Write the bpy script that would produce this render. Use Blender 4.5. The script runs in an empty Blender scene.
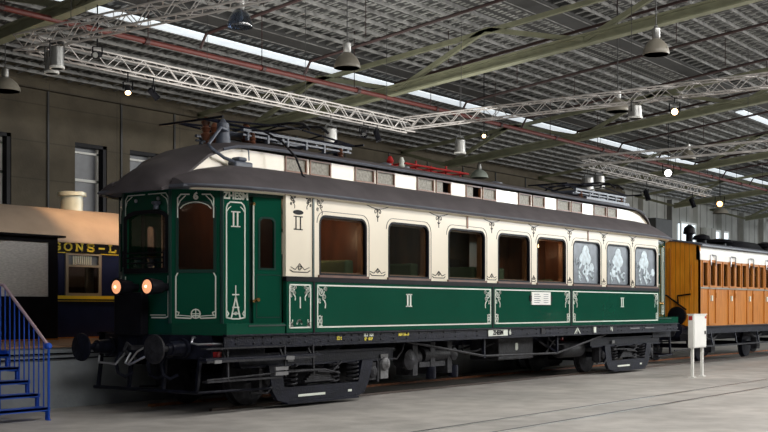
import bpy, bmesh, math, random
from mathutils import Vector, Matrix
random.seed(7)
S = bpy.context.scene
COL = S.collection
PI = math.pi

# ------------------------------------------------------------------ camera
FPX, EYE = 1150.0, 1.65
PHI = math.atan(861 / FPX)
cam = bpy.data.cameras.new('camera')
cam.sensor_width = 36.0
cam.lens = FPX / 768 * 36.0
cam.shift_y = 92 / 768
cam.clip_end = 400
camo = bpy.data.objects.new('camera', cam)
COL.objects.link(camo)
fw = Vector((math.cos(PHI), math.sin(PHI), 0))
rt = Vector((math.sin(PHI), -math.cos(PHI), 0))
camo.matrix_world = Matrix(((rt.x, 0, -fw.x, -13.94), (rt.y, 0, -fw.y, -12.44), (0, 1, 0, EYE), (0, 0, 0, 1)))
S.camera = camo

# ------------------------------------------------------------------ world, big lights, exposure
W = bpy.data.worlds.new('world'); S.world = W; W.use_nodes = True
bg = W.node_tree.nodes['Background']
bg.inputs[0].default_value = (0.82, 0.90, 1.0, 1); bg.inputs[1].default_value = 0.6


def area(name, loc, target, sx, sy, power, color):
    l = bpy.data.lights.new(name, 'AREA'); l.shape = 'RECTANGLE'; l.size = sx; l.size_y = sy
    l.energy = power; l.color = color
    o = bpy.data.objects.new(name, l); COL.objects.link(o); o.location = loc
    o.rotation_euler = (Vector(target) - Vector(loc)).to_track_quat('-Z', 'Y').to_euler()
    return o


area('daylight_hall_windows', (26, -25, 9.2), (8, 0, 1.5), 40, 3.5, 6500, (1.0, 0.97, 0.92))
area('daylight_skylight', (8, -8, 8.7), (8, -6, 0), 34, 2.0, 2200, (1.0, 0.98, 0.95))
area('ceiling_fill', (24, 1, 5.6), (24, 2.5, 9), 56, 16, 900, (1.0, 0.98, 0.92))  # added fill aimed up at the deck; no fixture hangs here
area('ceiling_fill_mid', (8, 5, 6.2), (8, 6, 9), 12, 5, 260, (1.0, 0.98, 0.92))  # second added fill, brightens the deck above the railcar
area('far_wall_fill', (84, -4, 7.5), (72, 14, 5), 16, 4, 2600, (0.9, 0.96, 1.0))  # added fill that brightens the far wall, no source of its own
area('daylight_far_end', (52, -19, 9.0), (22, 2, 1.5), 14, 3.4, 2600, (0.86, 0.94, 1.0))
S.view_settings.view_transform = 'Standard'
S.view_settings.look = 'None'
S.view_settings.gamma = 1.0
S.view_settings.use_curve_mapping = False
S.view_settings.exposure = 0.0
S.cycles.use_denoising = True
S.cycles.max_bounces = 6
S.cycles.transparent_max_bounces = 12
S.cycles.sample_clamp_indirect = 4.0


def lamp_light(name, loc, power, color, radius=0.05, spot=None, target=None):
    l = bpy.data.lights.new(name, 'SPOT' if spot else 'POINT')
    l.energy = power; l.color = color; l.shadow_soft_size = radius
    if spot:
        l.spot_size = spot; l.spot_blend = 0.6
    o = bpy.data.objects.new(name, l); COL.objects.link(o); o.location = loc
    if target is not None:
        o.rotation_euler = (Vector(target) - Vector(loc)).to_track_quat('-Z', 'Y').to_euler()
    return o


# ------------------------------------------------------------------ materials
MATS = {}


def mat(name, col, rough=0.5, metal=0.0, vary=0.12, scale=3.0, bump=0.0, bscale=20.0, coat=0.0, stretch=(1, 1, 1), col2=None, emit=None, spec=0.5):
    if name in MATS: return MATS[name]
    m = bpy.data.materials.new(name); m.use_nodes = True; nt = m.node_tree; p = nt.nodes['Principled BSDF']
    p.inputs['Roughness'].default_value = rough; p.inputs['Metallic'].default_value = metal
    p.inputs['Coat Weight'].default_value = coat; p.inputs['Coat Roughness'].default_value = 0.08
    p.inputs['Specular IOR Level'].default_value = spec
    tc = nt.nodes.new('ShaderNodeTexCoord'); mp = nt.nodes.new('ShaderNodeMapping'); mp.inputs['Scale'].default_value = stretch
    nz = nt.nodes.new('ShaderNodeTexNoise'); nz.inputs['Scale'].default_value = scale; nz.inputs['Detail'].default_value = 6
    nt.links.new(tc.outputs['Object'], mp.inputs[0]); nt.links.new(mp.outputs[0], nz.inputs['Vector'])
    rp = nt.nodes.new('ShaderNodeValToRGB')
    c2 = col2 or tuple(min(1, c * (1 + vary)) for c in col); c1 = col if col2 else tuple(c * (1 - vary) for c in col)
    rp.color_ramp.elements[0].color = (*c1, 1); rp.color_ramp.elements[1].color = (*c2, 1)
    rp.color_ramp.elements[0].position = 0.35; rp.color_ramp.elements[1].position = 0.65
    nt.links.new(nz.outputs['Fac'], rp.inputs[0]); nt.links.new(rp.outputs[0], p.inputs['Base Color'])
    if bump:
        n2 = nt.nodes.new('ShaderNodeTexNoise'); n2.inputs['Scale'].default_value = bscale; nt.links.new(mp.outputs[0], n2.inputs['Vector'])
        b = nt.nodes.new('ShaderNodeBump'); b.inputs['Strength'].default_value = bump; b.inputs['Distance'].default_value = 0.02
        nt.links.new(n2.outputs['Fac'], b.inputs['Height']); nt.links.new(b.outputs[0], p.inputs['Normal'])
    if emit:
        p.inputs['Emission Color'].default_value = (*emit[0], 1); p.inputs['Emission Strength'].default_value = emit[1]
    MATS[name] = m
    return m


def glass(name, tint, refl_min=0.06, trans=0.9, rough=0.02):
    m = bpy.data.materials.new(name); m.use_nodes = True; nt = m.node_tree
    nt.nodes.remove(nt.nodes['Principled BSDF']); out = nt.nodes['Material Output']
    tr = nt.nodes.new('ShaderNodeBsdfTransparent'); tr.inputs[0].default_value = (*[c * trans for c in tint], 1)
    gl = nt.nodes.new('ShaderNodeBsdfGlossy'); gl.inputs['Roughness'].default_value = rough
    fr = nt.nodes.new('ShaderNodeLayerWeight'); fr.inputs[0].default_value = .5
    pw = nt.nodes.new('ShaderNodeMath'); pw.operation = 'POWER'; pw.inputs[1].default_value = 4.0; nt.links.new(fr.outputs['Facing'], pw.inputs[0])
    nz = nt.nodes.new('ShaderNodeTexNoise'); nz.inputs['Scale'].default_value = 1.3
    bp = nt.nodes.new('ShaderNodeBump'); bp.inputs['Strength'].default_value = 0.05; nt.links.new(nz.outputs[0], bp.inputs['Height'])
    nt.links.new(bp.outputs[0], gl.inputs['Normal'])
    mx = nt.nodes.new('ShaderNodeMath'); mx.operation = 'ADD'; mx.inputs[1].default_value = refl_min; mx.use_clamp = True
    nt.links.new(pw.outputs[0], mx.inputs[0])
    mi = nt.nodes.new('ShaderNodeMixShader'); nt.links.new(mx.outputs[0], mi.inputs[0])
    nt.links.new(tr.outputs[0], mi.inputs[1]); nt.links.new(gl.outputs[0], mi.inputs[2]); nt.links.new(mi.outputs[0], out.inputs[0])
    return m


def concrete(name, c1, c2, scale, lines=None, rough=0.8):
    """mottled concrete; lines = (pitch_x, pitch_z, darkness) thin form-work joints in the material"""
    m = mat(name, c1, rough=rough, col2=c2, scale=scale, bump=0.25, bscale=14)
    nt = m.node_tree; p = nt.nodes['Principled BSDF']
    tc = nt.nodes['Texture Coordinate']; big = nt.nodes.new('ShaderNodeTexNoise'); big.inputs['Scale'].default_value = scale * 0.18; big.inputs['Detail'].default_value = 3
    nt.links.new(tc.outputs['Object'], big.inputs['Vector'])
    mx = nt.nodes.new('ShaderNodeMix'); mx.data_type = 'RGBA'; mx.blend_type = 'MULTIPLY'; mx.inputs[0].default_value = 0.6
    base = nt.nodes['Color Ramp'].outputs[0]
    r2 = nt.nodes.new('ShaderNodeValToRGB'); r2.color_ramp.elements[0].color = (.6, .6, .6, 1); r2.color_ramp.elements[1].color = (1.15, 1.12, 1.1, 1)
    r2.color_ramp.elements[0].position = .3; r2.color_ramp.elements[1].position = .7
    nt.links.new(big.outputs[0], r2.inputs[0]); nt.links.new(base, mx.inputs[6]); nt.links.new(r2.outputs[0], mx.inputs[7])
    nt.links.new(mx.outputs[2], p.inputs['Base Color'])
    if lines:
        sp = nt.nodes.new('ShaderNodeSeparateXYZ'); nt.links.new(tc.outputs['Object'], sp.inputs[0])
        last = mx.outputs[2]
        for ax, pitch in ((0, lines[0]), (2, lines[1])):
            if not pitch: continue
            d = nt.nodes.new('ShaderNodeMath'); d.operation = 'DIVIDE'; d.inputs[1].default_value = pitch; nt.links.new(sp.outputs[ax], d.inputs[0])
            f = nt.nodes.new('ShaderNodeMath'); f.operation = 'FRACT'; nt.links.new(d.outputs[0], f.inputs[0])
            l = nt.nodes.new('ShaderNodeMath'); l.operation = 'LESS_THAN'; l.inputs[1].default_value = 0.03 / pitch * lines[3]; nt.links.new(f.outputs[0], l.inputs[0])
            k = nt.nodes.new('ShaderNodeMath'); k.operation = 'MULTIPLY'; k.inputs[1].default_value = lines[2]; nt.links.new(l.outputs[0], k.inputs[0])
            q = nt.nodes.new('ShaderNodeMix'); q.data_type = 'RGBA'; q.inputs[7].default_value = (0.02, 0.018, 0.014, 1)
            nt.links.new(k.outputs[0], q.inputs[0]); nt.links.new(last, q.inputs[6]); last = q.outputs[2]
        nt.links.new(last, p.inputs['Base Color'])
    return m


def planks(name, c1, c2, pitch=0.09, axis=0, rough=0.3, coat=0.3):
    """varnished vertical boards: grain plus dark grooves"""
    m = mat(name, c1, rough=rough, col2=c2, scale=6, stretch=(3, 3, 0.35), coat=coat)
    nt = m.node_tree; p = nt.nodes['Principled BSDF']; tc = nt.nodes['Texture Coordinate']
    sp = nt.nodes.new('ShaderNodeSeparateXYZ'); nt.links.new(tc.outputs['Object'], sp.inputs[0])
    d = nt.nodes.new('ShaderNodeMath'); d.operation = 'DIVIDE'; d.inputs[1].default_value = pitch; nt.links.new(sp.outputs[axis], d.inputs[0])
    f = nt.nodes.new('ShaderNodeMath'); f.operation = 'FRACT'; nt.links.new(d.outputs[0], f.inputs[0])
    l = nt.nodes.new('ShaderNodeMath'); l.operation = 'LESS_THAN'; l.inputs[1].default_value = 0.12; nt.links.new(f.outputs[0], l.inputs[0])
    k = nt.nodes.new('ShaderNodeMath'); k.operation = 'MULTIPLY'; k.inputs[1].default_value = 0.6; nt.links.new(l.outputs[0], k.inputs[0])
    q = nt.nodes.new('ShaderNodeMix'); q.data_type = 'RGBA'; q.inputs[7].default_value = (c1[0] * .25, c1[1] * .2, c1[2] * .2, 1)
    nt.links.new(k.outputs[0], q.inputs[0]); nt.links.new(nt.nodes['Color Ramp'].outputs[0], q.inputs[6]); nt.links.new(q.outputs[2], p.inputs['Base Color'])
    return m


M = {
    'floor': concrete('hall_floor_concrete', (0.39, 0.37, 0.345), (0.51, 0.485, 0.455), 2.2, rough=0.55),
    'wall': concrete('cast_concrete_wall', (0.09, 0.074, 0.049), (0.125, 0.104, 0.07), 1.5, lines=(2.55, 1.05, 0.35, 1.2)),
    'farwall': concrete('pale_ribbed_wall', (0.42, 0.42, 0.39), (0.5, 0.5, 0.47), 1.5, lines=(1.1, 0, 0.6, 4)),
    'platform': concrete('platform_concrete', (0.26, 0.29, 0.31), (0.36, 0.39, 0.41), 1.8),
    'platform_top': mat('platform_tiles', (0.34, 0.20, 0.12), vary=.2),
    'deck': mat('roof_deck_steel', (0.40, 0.41, 0.39), rough=.5, metal=.2, vary=.3, scale=1.2),
    'lattice': mat('ceiling_lattice_steel', (0.26, 0.26, 0.255), rough=.5, metal=.1, vary=.35),
    'dark_steel': mat('dark_roof_steel', (0.05, 0.05, 0.05), rough=.6),
    'girder': mat('olive_girder_paint', (0.23, 0.235, 0.155), rough=.55),
    'alu': mat('truss_aluminium', (0.55, 0.52, 0.50), rough=.4, metal=.25, vary=.06),
    'redpipe': mat('red_sprinkler_pipe', (0.11, 0.018, 0.013), rough=.45),
    'redthin': mat('red_brown_branch_pipe', (0.035, 0.012, 0.011), rough=.5),
    'sky': mat('skylight_pane', (0.8, 0.9, 1.0), emit=((0.86, 0.93, 1.0), 0.62)),
    'daywin': mat('daylit_window_pane', (0.8, 0.9, 1.0), emit=((0.80, 0.92, 1.0), 1.1)),
    'green': mat('gloss_dark_green', (0.004, 0.064, 0.038), rough=.13, vary=.05, coat=.0, scale=1, spec=.35),
    'greend': mat('deep_green_frame', (0.006, 0.035, 0.028), rough=.3, vary=.05, coat=.4),
    'cream': mat('cream_enamel', (0.83, 0.75, 0.60), rough=.3, vary=.03, coat=.3, scale=1.2),
    'white': mat('white_paint', (0.82, 0.82, 0.78), rough=.5, vary=.04),
    'lining': mat('white_lining_paint', (0.72, 0.76, 0.68), rough=.4, vary=.04),
    'black': mat('black_gloss', (0.008, 0.008, 0.011), rough=.35, vary=.2, spec=.08),
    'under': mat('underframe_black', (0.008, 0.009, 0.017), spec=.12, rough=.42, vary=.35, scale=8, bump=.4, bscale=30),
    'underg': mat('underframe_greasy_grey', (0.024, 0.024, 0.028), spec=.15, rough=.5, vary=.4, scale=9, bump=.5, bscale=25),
    'castgrey': mat('cast_grey_iron', (0.14, 0.14, 0.145), rough=.5, bump=.4),
    'steel': mat('worn_bright_steel', (0.45, 0.46, 0.50), rough=.28, metal=.8),
    'roof': mat('canvas_roof_dark', (0.096, 0.083, 0.088), rough=.62, vary=.16, scale=2.5, bump=.1),
    'roof2': mat('grey_blue_roof_paint', (0.115, 0.125, 0.155), rough=.5, vary=.14, scale=3),
    'gearblue': mat('blue_grey_equipment', (0.085, 0.10, 0.135), rough=.4, vary=.15),
    'brown': mat('brown_wood', (0.20, 0.075, 0.028), rough=.4, vary=.2, scale=5, stretch=(1, 1, .3)),
    'mahog': mat('mahogany_interior', (0.11, 0.038, 0.018), rough=.35, vary=.25, scale=5, stretch=(1, 1, .3), coat=.3),
    'mesh': mat('clerestory_frosted_pane', (0.27, 0.25, 0.20), rough=.5, vary=.35, scale=20),
    'brass': mat('brass', (0.75, 0.45, 0.18), rough=.25, metal=1.0),
    'lampglass': mat('warm_headlamp_glass', (0.9, 0.5, 0.3), rough=.2, emit=((1.0, 0.42, 0.20), 0.85)),
    'bulb': mat('warm_bulb', (1, .8, .5), emit=((1.0, 0.62, 0.30), 9)),
    'bulbw': mat('white_bulb', (1, 1, 1), emit=((1.0, 0.93, 0.85), 14)),
    'bulbo': mat('orange_bulb', (1, .6, .3), emit=((1.0, 0.50, 0.15), 9)),
    'navy': mat('sleeping_car_navy', (0.010, 0.016, 0.06), rough=.25, vary=.1, coat=.5),
    'gold': mat('gold_yellow_paint', (0.72, 0.60, 0.04), rough=.4, vary=.05),
    'tan': mat('tan_roof_paint', (0.40, 0.31, 0.235), rough=.6, vary=.1, scale=1.5),
    'blue': mat('bright_blue_paint', (0.012, 0.09, 0.55), rough=.35, vary=.08),
    'pinkrail': mat('worn_handrail_top', (0.50, 0.36, 0.42), rough=.35),
    'orange': planks('orange_varnished_boards', (0.50, 0.17, 0.02), (0.66, 0.25, 0.04)),
    'orangey': planks('lightened_end_boards', (0.80, 0.27, 0.015), (0.95, 0.37, 0.03), axis=1, pitch=.14),  # coach boards made lighter in colour to offset weak light on the end
    'orangep': mat('orange_teak', (0.52, 0.19, 0.03), rough=.3, vary=.15, coat=.3, stretch=(3, 3, .3)),
    'dull': mat('dull_blue_grey_pane', (0.15, 0.16, 0.18), rough=.4),
    'greypane': mat('pale_grey_pane', (0.76, 0.75, 0.73), rough=.35, vary=.12, scale=14, stretch=(1, 1, 4)),
    'lampshade': mat('grey_beige_reflector', (0.24, 0.22, 0.18), rough=.4, vary=.1),
    'prism': glass('prismatic_bell_glass', (0.72, 0.8, 0.92), 0.25, 0.75, 0.15),
    'galv': mat('galvanised_can', (0.38, 0.38, 0.37), rough=.35, metal=.7),
    'rust': mat('rusty_rail', (0.42, 0.15, 0.05), rough=.5, vary=.3, scale=8),
    'darkrail': mat('dark_rail', (0.05, 0.03, 0.02), rough=.5),
    'railtop': mat('polished_rail_head', (0.5, 0.49, 0.48), rough=.3, metal=.8),
    'red': mat('red_paint', (0.45, 0.02, 0.02), rough=.4),
    'glass': glass('window_glass', (0.9, 0.93, 0.9), 0.05, 0.95),
    'glassd': glass('dark_window_glass', (0.75, 0.75, 0.75), 0.05, 0.85),
    'frost': mat('blue_grey_etched_pane', (0.13, 0.155, 0.185), rough=.35, vary=.25, scale=5),
    'figure': mat('milky_etching', (0.52, 0.62, 0.68), rough=.4, vary=.25, scale=9),
    'seat': mat('green_plush', (0.05, 0.07, 0.03), rough=.9),
    'inter': mat('interior_ceiling_paint', (0.35, 0.32, 0.26), rough=.7),
    'chimney': mat('pale_green_stove_pipe', (0.45, 0.50, 0.44), rough=.4, metal=.2),
}

def deck_grid():
    m = M['deck']; nt = m.node_tree; p = nt.nodes['Principled BSDF']; tc = nt.nodes['Texture Coordinate']
    sp = nt.nodes.new('ShaderNodeSeparateXYZ'); nt.links.new(tc.outputs['Object'], sp.inputs[0]); outs = []
    for ax, pitch, frac in ((0, .20, .55), (1, .31, .5)):
        d = nt.nodes.new('ShaderNodeMath'); d.operation = 'DIVIDE'; d.inputs[1].default_value = pitch; nt.links.new(sp.outputs[ax], d.inputs[0])
        f = nt.nodes.new('ShaderNodeMath'); f.operation = 'FRACT'; nt.links.new(d.outputs[0], f.inputs[0])
        l = nt.nodes.new('ShaderNodeMath'); l.operation = 'LESS_THAN'; l.inputs[1].default_value = frac; nt.links.new(f.outputs[0], l.inputs[0]); outs.append(l)
    mu = nt.nodes.new('ShaderNodeMath'); mu.operation = 'MULTIPLY'; nt.links.new(outs[0].outputs[0], mu.inputs[0]); nt.links.new(outs[1].outputs[0], mu.inputs[1])
    q = nt.nodes.new('ShaderNodeMix'); q.data_type = 'RGBA'; q.inputs[6].default_value = (.07, .07, .07, 1)
    nt.links.new(mu.outputs[0], q.inputs[0]); nt.links.new(nt.nodes['Color Ramp'].outputs[0], q.inputs[7]); nt.links.new(q.outputs[2], p.inputs['Base Color'])


deck_grid()
# ------------------------------------------------------------------ mesh helpers
ORG = {}


class MB:
    def __init__(s, T=None):
        s.v = []; s.f = []; s.T = T or (lambda p: p)

    def add(s, vs, fs):
        n = len(s.v); s.v += [Vector(s.T(tuple(v))) for v in vs]; s.f += [tuple(i + n for i in f) for f in fs]; return s

    def box(s, x0, x1, y0, y1, z0, z1):
        return s.add([(x, y, z) for z in (z0, z1) for y in (y0, y1) for x in (x0, x1)],
                     [(0, 2, 3, 1), (4, 5, 7, 6), (0, 1, 5, 4), (2, 6, 7, 3), (0, 4, 6, 2), (1, 3, 7, 5)])

    def bar(s, p, q, w, h=None, up=(0, 0, 1)):
        p, q = Vector(p), Vector(q); h = h or w; d = (q - p).normalized(); up = Vector(up)
        if abs(d.dot(up)) > .98: up = Vector((1, 0, 0))
        a = d.cross(up).normalized() * w / 2; b = a.cross(d).normalized() * h / 2
        vs = [r + i * a + j * b for r in (p, q) for i, j in ((-1, -1), (1, -1), (1, 1), (-1, 1))]
        return s.add(vs, [(0, 3, 2, 1), (4, 5, 6, 7), (0, 1, 5, 4), (1, 2, 6, 5), (2, 3, 7, 6), (3, 0, 4, 7)])

    def tube(s, pts, r, n=8, cap=True):
        pts = [Vector(p) for p in pts]; rs = r if isinstance(r, (list, tuple)) else [r] * len(pts)
        rings = []; a = None
        for i, p in enumerate(pts):
            d = ((pts[min(i + 1, len(pts) - 1)] - pts[max(i - 1, 0)])).normalized()
            if a is None:
                a = d.cross(Vector((0, 0, 1)) if abs(d.z) < .9 else Vector((1, 0, 0))).normalized()
            else:
                a = (a - d * a.dot(d)).normalized()
            b = d.cross(a)
            rings.append([p + (a * math.cos(t) + b * math.sin(t)) * rs[i] for t in [2 * PI * k / n for k in range(n)]])
        return s.loft(rings, True, cap)

    def loft(s, rings, closed=True, cap=True):
        n = len(rings[0]); vs = [v for r in rings for v in r]; fs = []
        for i in range(len(rings) - 1):
            for k in range(n if closed else n - 1):
                k2 = (k + 1) % n
                fs.append((i * n + k, i * n + k2, (i + 1) * n + k2, (i + 1) * n + k))
        if cap and closed:
            fs.append(tuple(range(n - 1, -1, -1))); fs.append(tuple((len(rings) - 1) * n + k for k in range(n)))
        return s.add(vs, fs)

    def lathe(s, o, axis, prof, n=20):
        """prof = [(distance along axis, radius)]"""
        o = Vector(o); d = Vector(axis).normalized(); a = d.cross(Vector((0, 0, 1)) if abs(d.z) < .9 else Vector((1, 0, 0))).normalized(); b = d.cross(a)
        rings = [[o + d * h + (a * math.cos(2 * PI * k / n) + b * math.sin(2 * PI * k / n)) * max(r, 1e-4) for k in range(n)] for h, r in prof]
        return s.loft(rings, True, True)

    def prism(s, plan, z0, z1):
        n = len(plan)
        return s.add([(x, y, z0) for x, y in plan] + [(x, y, z1) for x, y in plan],
                     [tuple(range(n - 1, -1, -1)), tuple(range(n, 2 * n))] + [(i, (i + 1) % n, n + (i + 1) % n, n + i) for i in range(n)])

    def extr(s, poly, f3, t):
        """poly in (u,v), f3(u,v,w) -> 3-D, thickness t"""
        n = len(poly)
        return s.add([f3(u, v, 0) for u, v in poly] + [f3(u, v, t) for u, v in poly],
                     [tuple(range(n - 1, -1, -1)), tuple(range(n, 2 * n))] + [(i, (i + 1) % n, n + (i + 1) % n, n + i) for i in range(n)])

    def line(s, pts, f3, w, t=0.006):
        """a painted line: thin ribbon on a surface frame"""
        for (a, b) in zip(pts[:-1], pts[1:]):
            dx, dy = b[0] - a[0], b[1] - a[1]; L = math.hypot(dx, dy) or 1
            nx, ny = -dy / L * w / 2, dx / L * w / 2; ex, ey = dx / L * w * .25, dy / L * w * .25
            s.extr([(a[0] - ex + nx, a[1] - ey + ny), (a[0] - ex - nx, a[1] - ey - ny), (b[0] + ex - nx, b[1] + ey - ny), (b[0] + ex + nx, b[1] + ey + ny)], f3, t)
        return s

    def build(s, name, m, parent=None, smooth=False, bevel=0.0, kind=None, loc=None):
        me = bpy.data.meshes.new(name)
        if parent is not None: org = ORG[parent.name]
        elif loc is not None: org = Vector(loc)
        else:
            org = Vector(((min(v.x for v in s.v) + max(v.x for v in s.v)) / 2, (min(v.y for v in s.v) + max(v.y for v in s.v)) / 2, min(v.z for v in s.v)))
        me.from_pydata([tuple(v - org) for v in s.v], [], s.f)
        b = bmesh.new(); b.from_mesh(me); bmesh.ops.recalc_face_normals(b, faces=b.faces); b.to_mesh(me); b.free()
        me.materials.append(m if not isinstance(m, str) else M[m])
        o = bpy.data.objects.new(name, me); COL.objects.link(o); ORG[o.name] = org
        if parent is not None: o.parent = parent
        else: o.location = org
        if smooth:
            for p in me.polygons: p.use_smooth = True
            try: me.set_sharp_from_angle(angle=math.radians(40))
            except Exception: pass
        if bevel:
            md = o.modifiers.new('bevel', 'BEVEL'); md.width = bevel; md.segments = 2; md.limit_method = 'ANGLE'
        if kind: o['kind'] = kind
        return o


def tag(o, label, cat, group=None, kind=None):
    o['label'] = label; o['category'] = cat
    if group: o['group'] = group
    if kind: o['kind'] = kind
    return o


def thing(name, label, cat, loc, group=None):
    o = bpy.data.objects.new(name, None); COL.objects.link(o); o.location = loc; ORG[o.name] = Vector(loc)
    return tag(o, label, cat, group)


def struct(o):
    o['kind'] = 'structure'; return o


def copy_tree(o, loc=None, label=None):
    c = o.copy(); COL.objects.link(c)
    if loc is not None: c.location = loc
    if label: c['label'] = label
    for ch in list(o.children):
        d = ch.copy(); COL.objects.link(d); d.parent = c
        for g in list(ch.children):
            e = g.copy(); COL.objects.link(e); e.parent = d
    return c


def rrect(u0, u1, v0, v1, r, n=5):
    if not isinstance(r, (tuple, list)): r = (r,) * 4      # bl, br, tr, tl
    out = []
    for (cx, cy, a0, rr) in ((u0, v0, PI, r[0]), (u1, v0, 1.5 * PI, r[1]), (u1, v1, 0, r[2]), (u0, v1, .5 * PI, r[3])):
        rr = max(rr, 1e-3)
        x = cx + (rr if cx == u0 else -rr); y = cy + (rr if cy == v0 else -rr)
        for k in range(n + 1):
            t = a0 + .5 * PI * k / n
            out.append((x + rr * math.cos(t), y + rr * math.sin(t)))
    return out


def arch(u0, u1, v0, v1, rise, n=10):
    """rectangle whose top edge bows up by rise"""
    return [(u0, v0), (u1, v0)] + [((u0 + u1) / 2 + (u1 - u0) / 2 * math.cos(PI * k / n), v1 - rise * abs(math.cos(PI * k / n)) ** 5) for k in range(n + 1)]


def panel_data(outline, holes, f3, t, T=None):
    """flat sheet with real openings -> MB"""
    cu = bpy.data.curves.new('tmp', 'CURVE'); cu.dimensions = '2D'; cu.fill_mode = 'BOTH'; cu.extrude = 0.5
    for loop in [outline] + list(holes):
        sp = cu.splines.new('POLY'); sp.points.add(len(loop) - 1)
        for i, (u, v) in enumerate(loop): sp.points[i].co = (u, v, 0, 1)
        sp.use_cyclic_u = True
    ob = bpy.data.objects.new('tmp', cu)
    me = ob.to_mesh()
    mb = MB(T)
    mb.add([f3(v.co.x, v.co.y, (v.co.z + .5) * t) for v in me.vertices], [tuple(p.vertices) for p in me.polygons])
    ob.to_mesh_clear(); bpy.data.objects.remove(ob); bpy.data.curves.remove(cu)
    return mb


def text_mb(string, size, f3, t=0.006, bold=0.0, T=None, align='CENTER', sx=1.0):
    cu = bpy.data.curves.new('tmp', 'FONT'); cu.body = string; cu.size = size; cu.align_x = align; cu.align_y = 'BOTTOM_BASELINE' if False else 'CENTER'
    cu.offset = bold; cu.extrude = 0.5; cu.fill_mode = 'BOTH'; cu.resolution_u = 3
    ob = bpy.data.objects.new('tmp', cu); me = ob.to_mesh()
    mb = MB(T); mb.add([f3(v.co.x * sx, v.co.y, (v.co.z + .5) * t) for v in me.vertices], [tuple(p.vertices) for p in me.polygons])
    ob.to_mesh_clear(); bpy.data.objects.remove(ob); bpy.data.curves.remove(cu)
    return mb


def frame3(A, B, off=0.0):
    """surface frame: u runs from plan point A to B, v is height, w comes outward (to the right of A->B)"""
    A = Vector((A[0], A[1], 0)); B = Vector((B[0], B[1], 0)); d = (B - A).normalized(); n = Vector((d.y, -d.x, 0))
    return lambda u, v, w: tuple(A + d * u + n * (w + off) + Vector((0, 0, v)))


def spiral(cx, cy, r0, r1, a0, turns, n=14):
    return [(cx + (r0 + (r1 - r0) * k / n) * math.cos(a0 + turns * 2 * PI * k / n), cy + (r0 + (r1 - r0) * k / n) * math.sin(a0 + turns * 2 * PI * k / n)) for k in range(n + 1)]


# ================================================================== THE HALL
def zroof(y): return 8.0 + .11 * (14.7 - y)


fl = MB(); fl.box(-40, 130, -30, 14.7, -.3, 0)
struct(fl.build('floor', 'floor'))
b = MB(); b.box(-40, 130, -27.3, -27, 0, 13); struct(b.build('wall_front', 'wall'))
b = MB(); b.box(-27.3, -27, -27, 15, 0, 13); struct(b.build('wall_left', 'wall'))
# back wall with three tall windows
wx = [(4.0, 5.22), (7.37, 8.54), (9.42, 10.6)]
fw3 = lambda u, v, w: (u, 14.7 + w, v)
wl = panel_data([(-16, 0), (44, 0), (44, 8.6), (-16, 8.6)], [[(a, 2.6), (b, 2.6), (b, 6.46), (a, 6.46)] for a, b in wx], fw3, .45)
struct(wl.build('wall_back', 'wall'))
b = MB(); b.box(44, 130, 14.7, 15.1, 0, 8.6); struct(b.build('wall_far', 'farwall'))
b = MB(); b.box(130, 130.3, -30, 15, 0, 12); struct(b.build('wall_right', 'farwall'))
b = MB()
for x in (6.42, 9.07, 11.22, 13.9, 16.6, 19.86, 22.6, 25.3, 28, 30.7, 33.4, 36, 38.8, 41.5): b.box(x - .03, x + .03, 14.66, 14.7, 0, 7.95)
struct(b.build('trim_1', 'dark_steel'))
b = MB(); b.box(-16, 44, 14.55, 14.7, 7.78, 7.98); struct(b.build('trim_2', 'wall'))
b = MB()
for x in range(46, 128, 4): b.box(x, x + .45, 14.4, 14.7, 0, 8)
struct(b.build('trim_3', 'farwall'))
for k, (a, c) in enumerate(wx):
    z1 = 6.46
    w = MB(); w.box(a, c, 15.0, 15.05, 2.6, z1)
    o = struct(w.build('window_%d' % (k + 1), 'dull'))
    f = MB()
    for (x0, x1, za, zb) in ((a, a + .07, 2.6, z1), (c - .2, c - .13, 2.6, z1), (a, c - .13, z1 - .28, z1 - .22), (a, c - .13, 5.36, 5.44), (a, c - .13, 2.6, 2.66)):
        f.box(x0, x1, 14.93, 15.0, za, zb)
    f.build('window_frame', 'white', o)
    f = MB(); f.box(c - .13, c, 14.72, 15.0, 2.6, z1); f.box(a, c, 14.72, 15.0, z1 - .1, z1); f.build('reveal', 'black', o)
# daylit windows in the far wall
for k, (a, c, z0, z1) in enumerate([(51.6, 53.8, 5.4, 6.7), (56.2, 59.4, 5.0, 6.5), (64, 65.6, 4.6, 5.2), (72, 74, 4.6, 5.2), (78.5, 81, 4.3, 5.1), (88, 91, 4.3, 5.1), (99, 102, 4.3, 5.1)]):
    w = MB(); w.box(a, c, 14.5, 14.69, z0, z1); o = struct(w.build('window_%d' % (k + 4), 'daywin'))
    f = MB(); f.box(a - .1, c + .1, 14.45, 14.52, z1, z1 + .12); f.box(a - .1, a, 14.45, 14.52, z0, z1); f.box(c, c + .1, 14.45, 14.52, z0, z1)
    f.box((a + c) / 2 - .04, (a + c) / 2 + .04, 14.45, 14.5, z0, z1); f.build('window_frame', 'white', o)
# dark box duct by the far windows
b = MB(); b.box(46.6, 48.9, 13.9, 14.7, 5.3, 6.7); tag(b.build('air_duct', 'dark_steel', bevel=.03), 'dark rectangular air duct on the wall left of the far bright window', 'duct')
b = MB(); b.box(54.4, 56.0, 14.0, 14.4, 4.9, 6.6); tag(b.build('wall_cabinet', 'farwall', bevel=.03), 'pale cabinet on the far wall between two bright windows', 'cabinet')

# ceiling: sloping deck, battens, lattice below
XA, XB, YA = -16, 125, -26
ZT = .42


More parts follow.
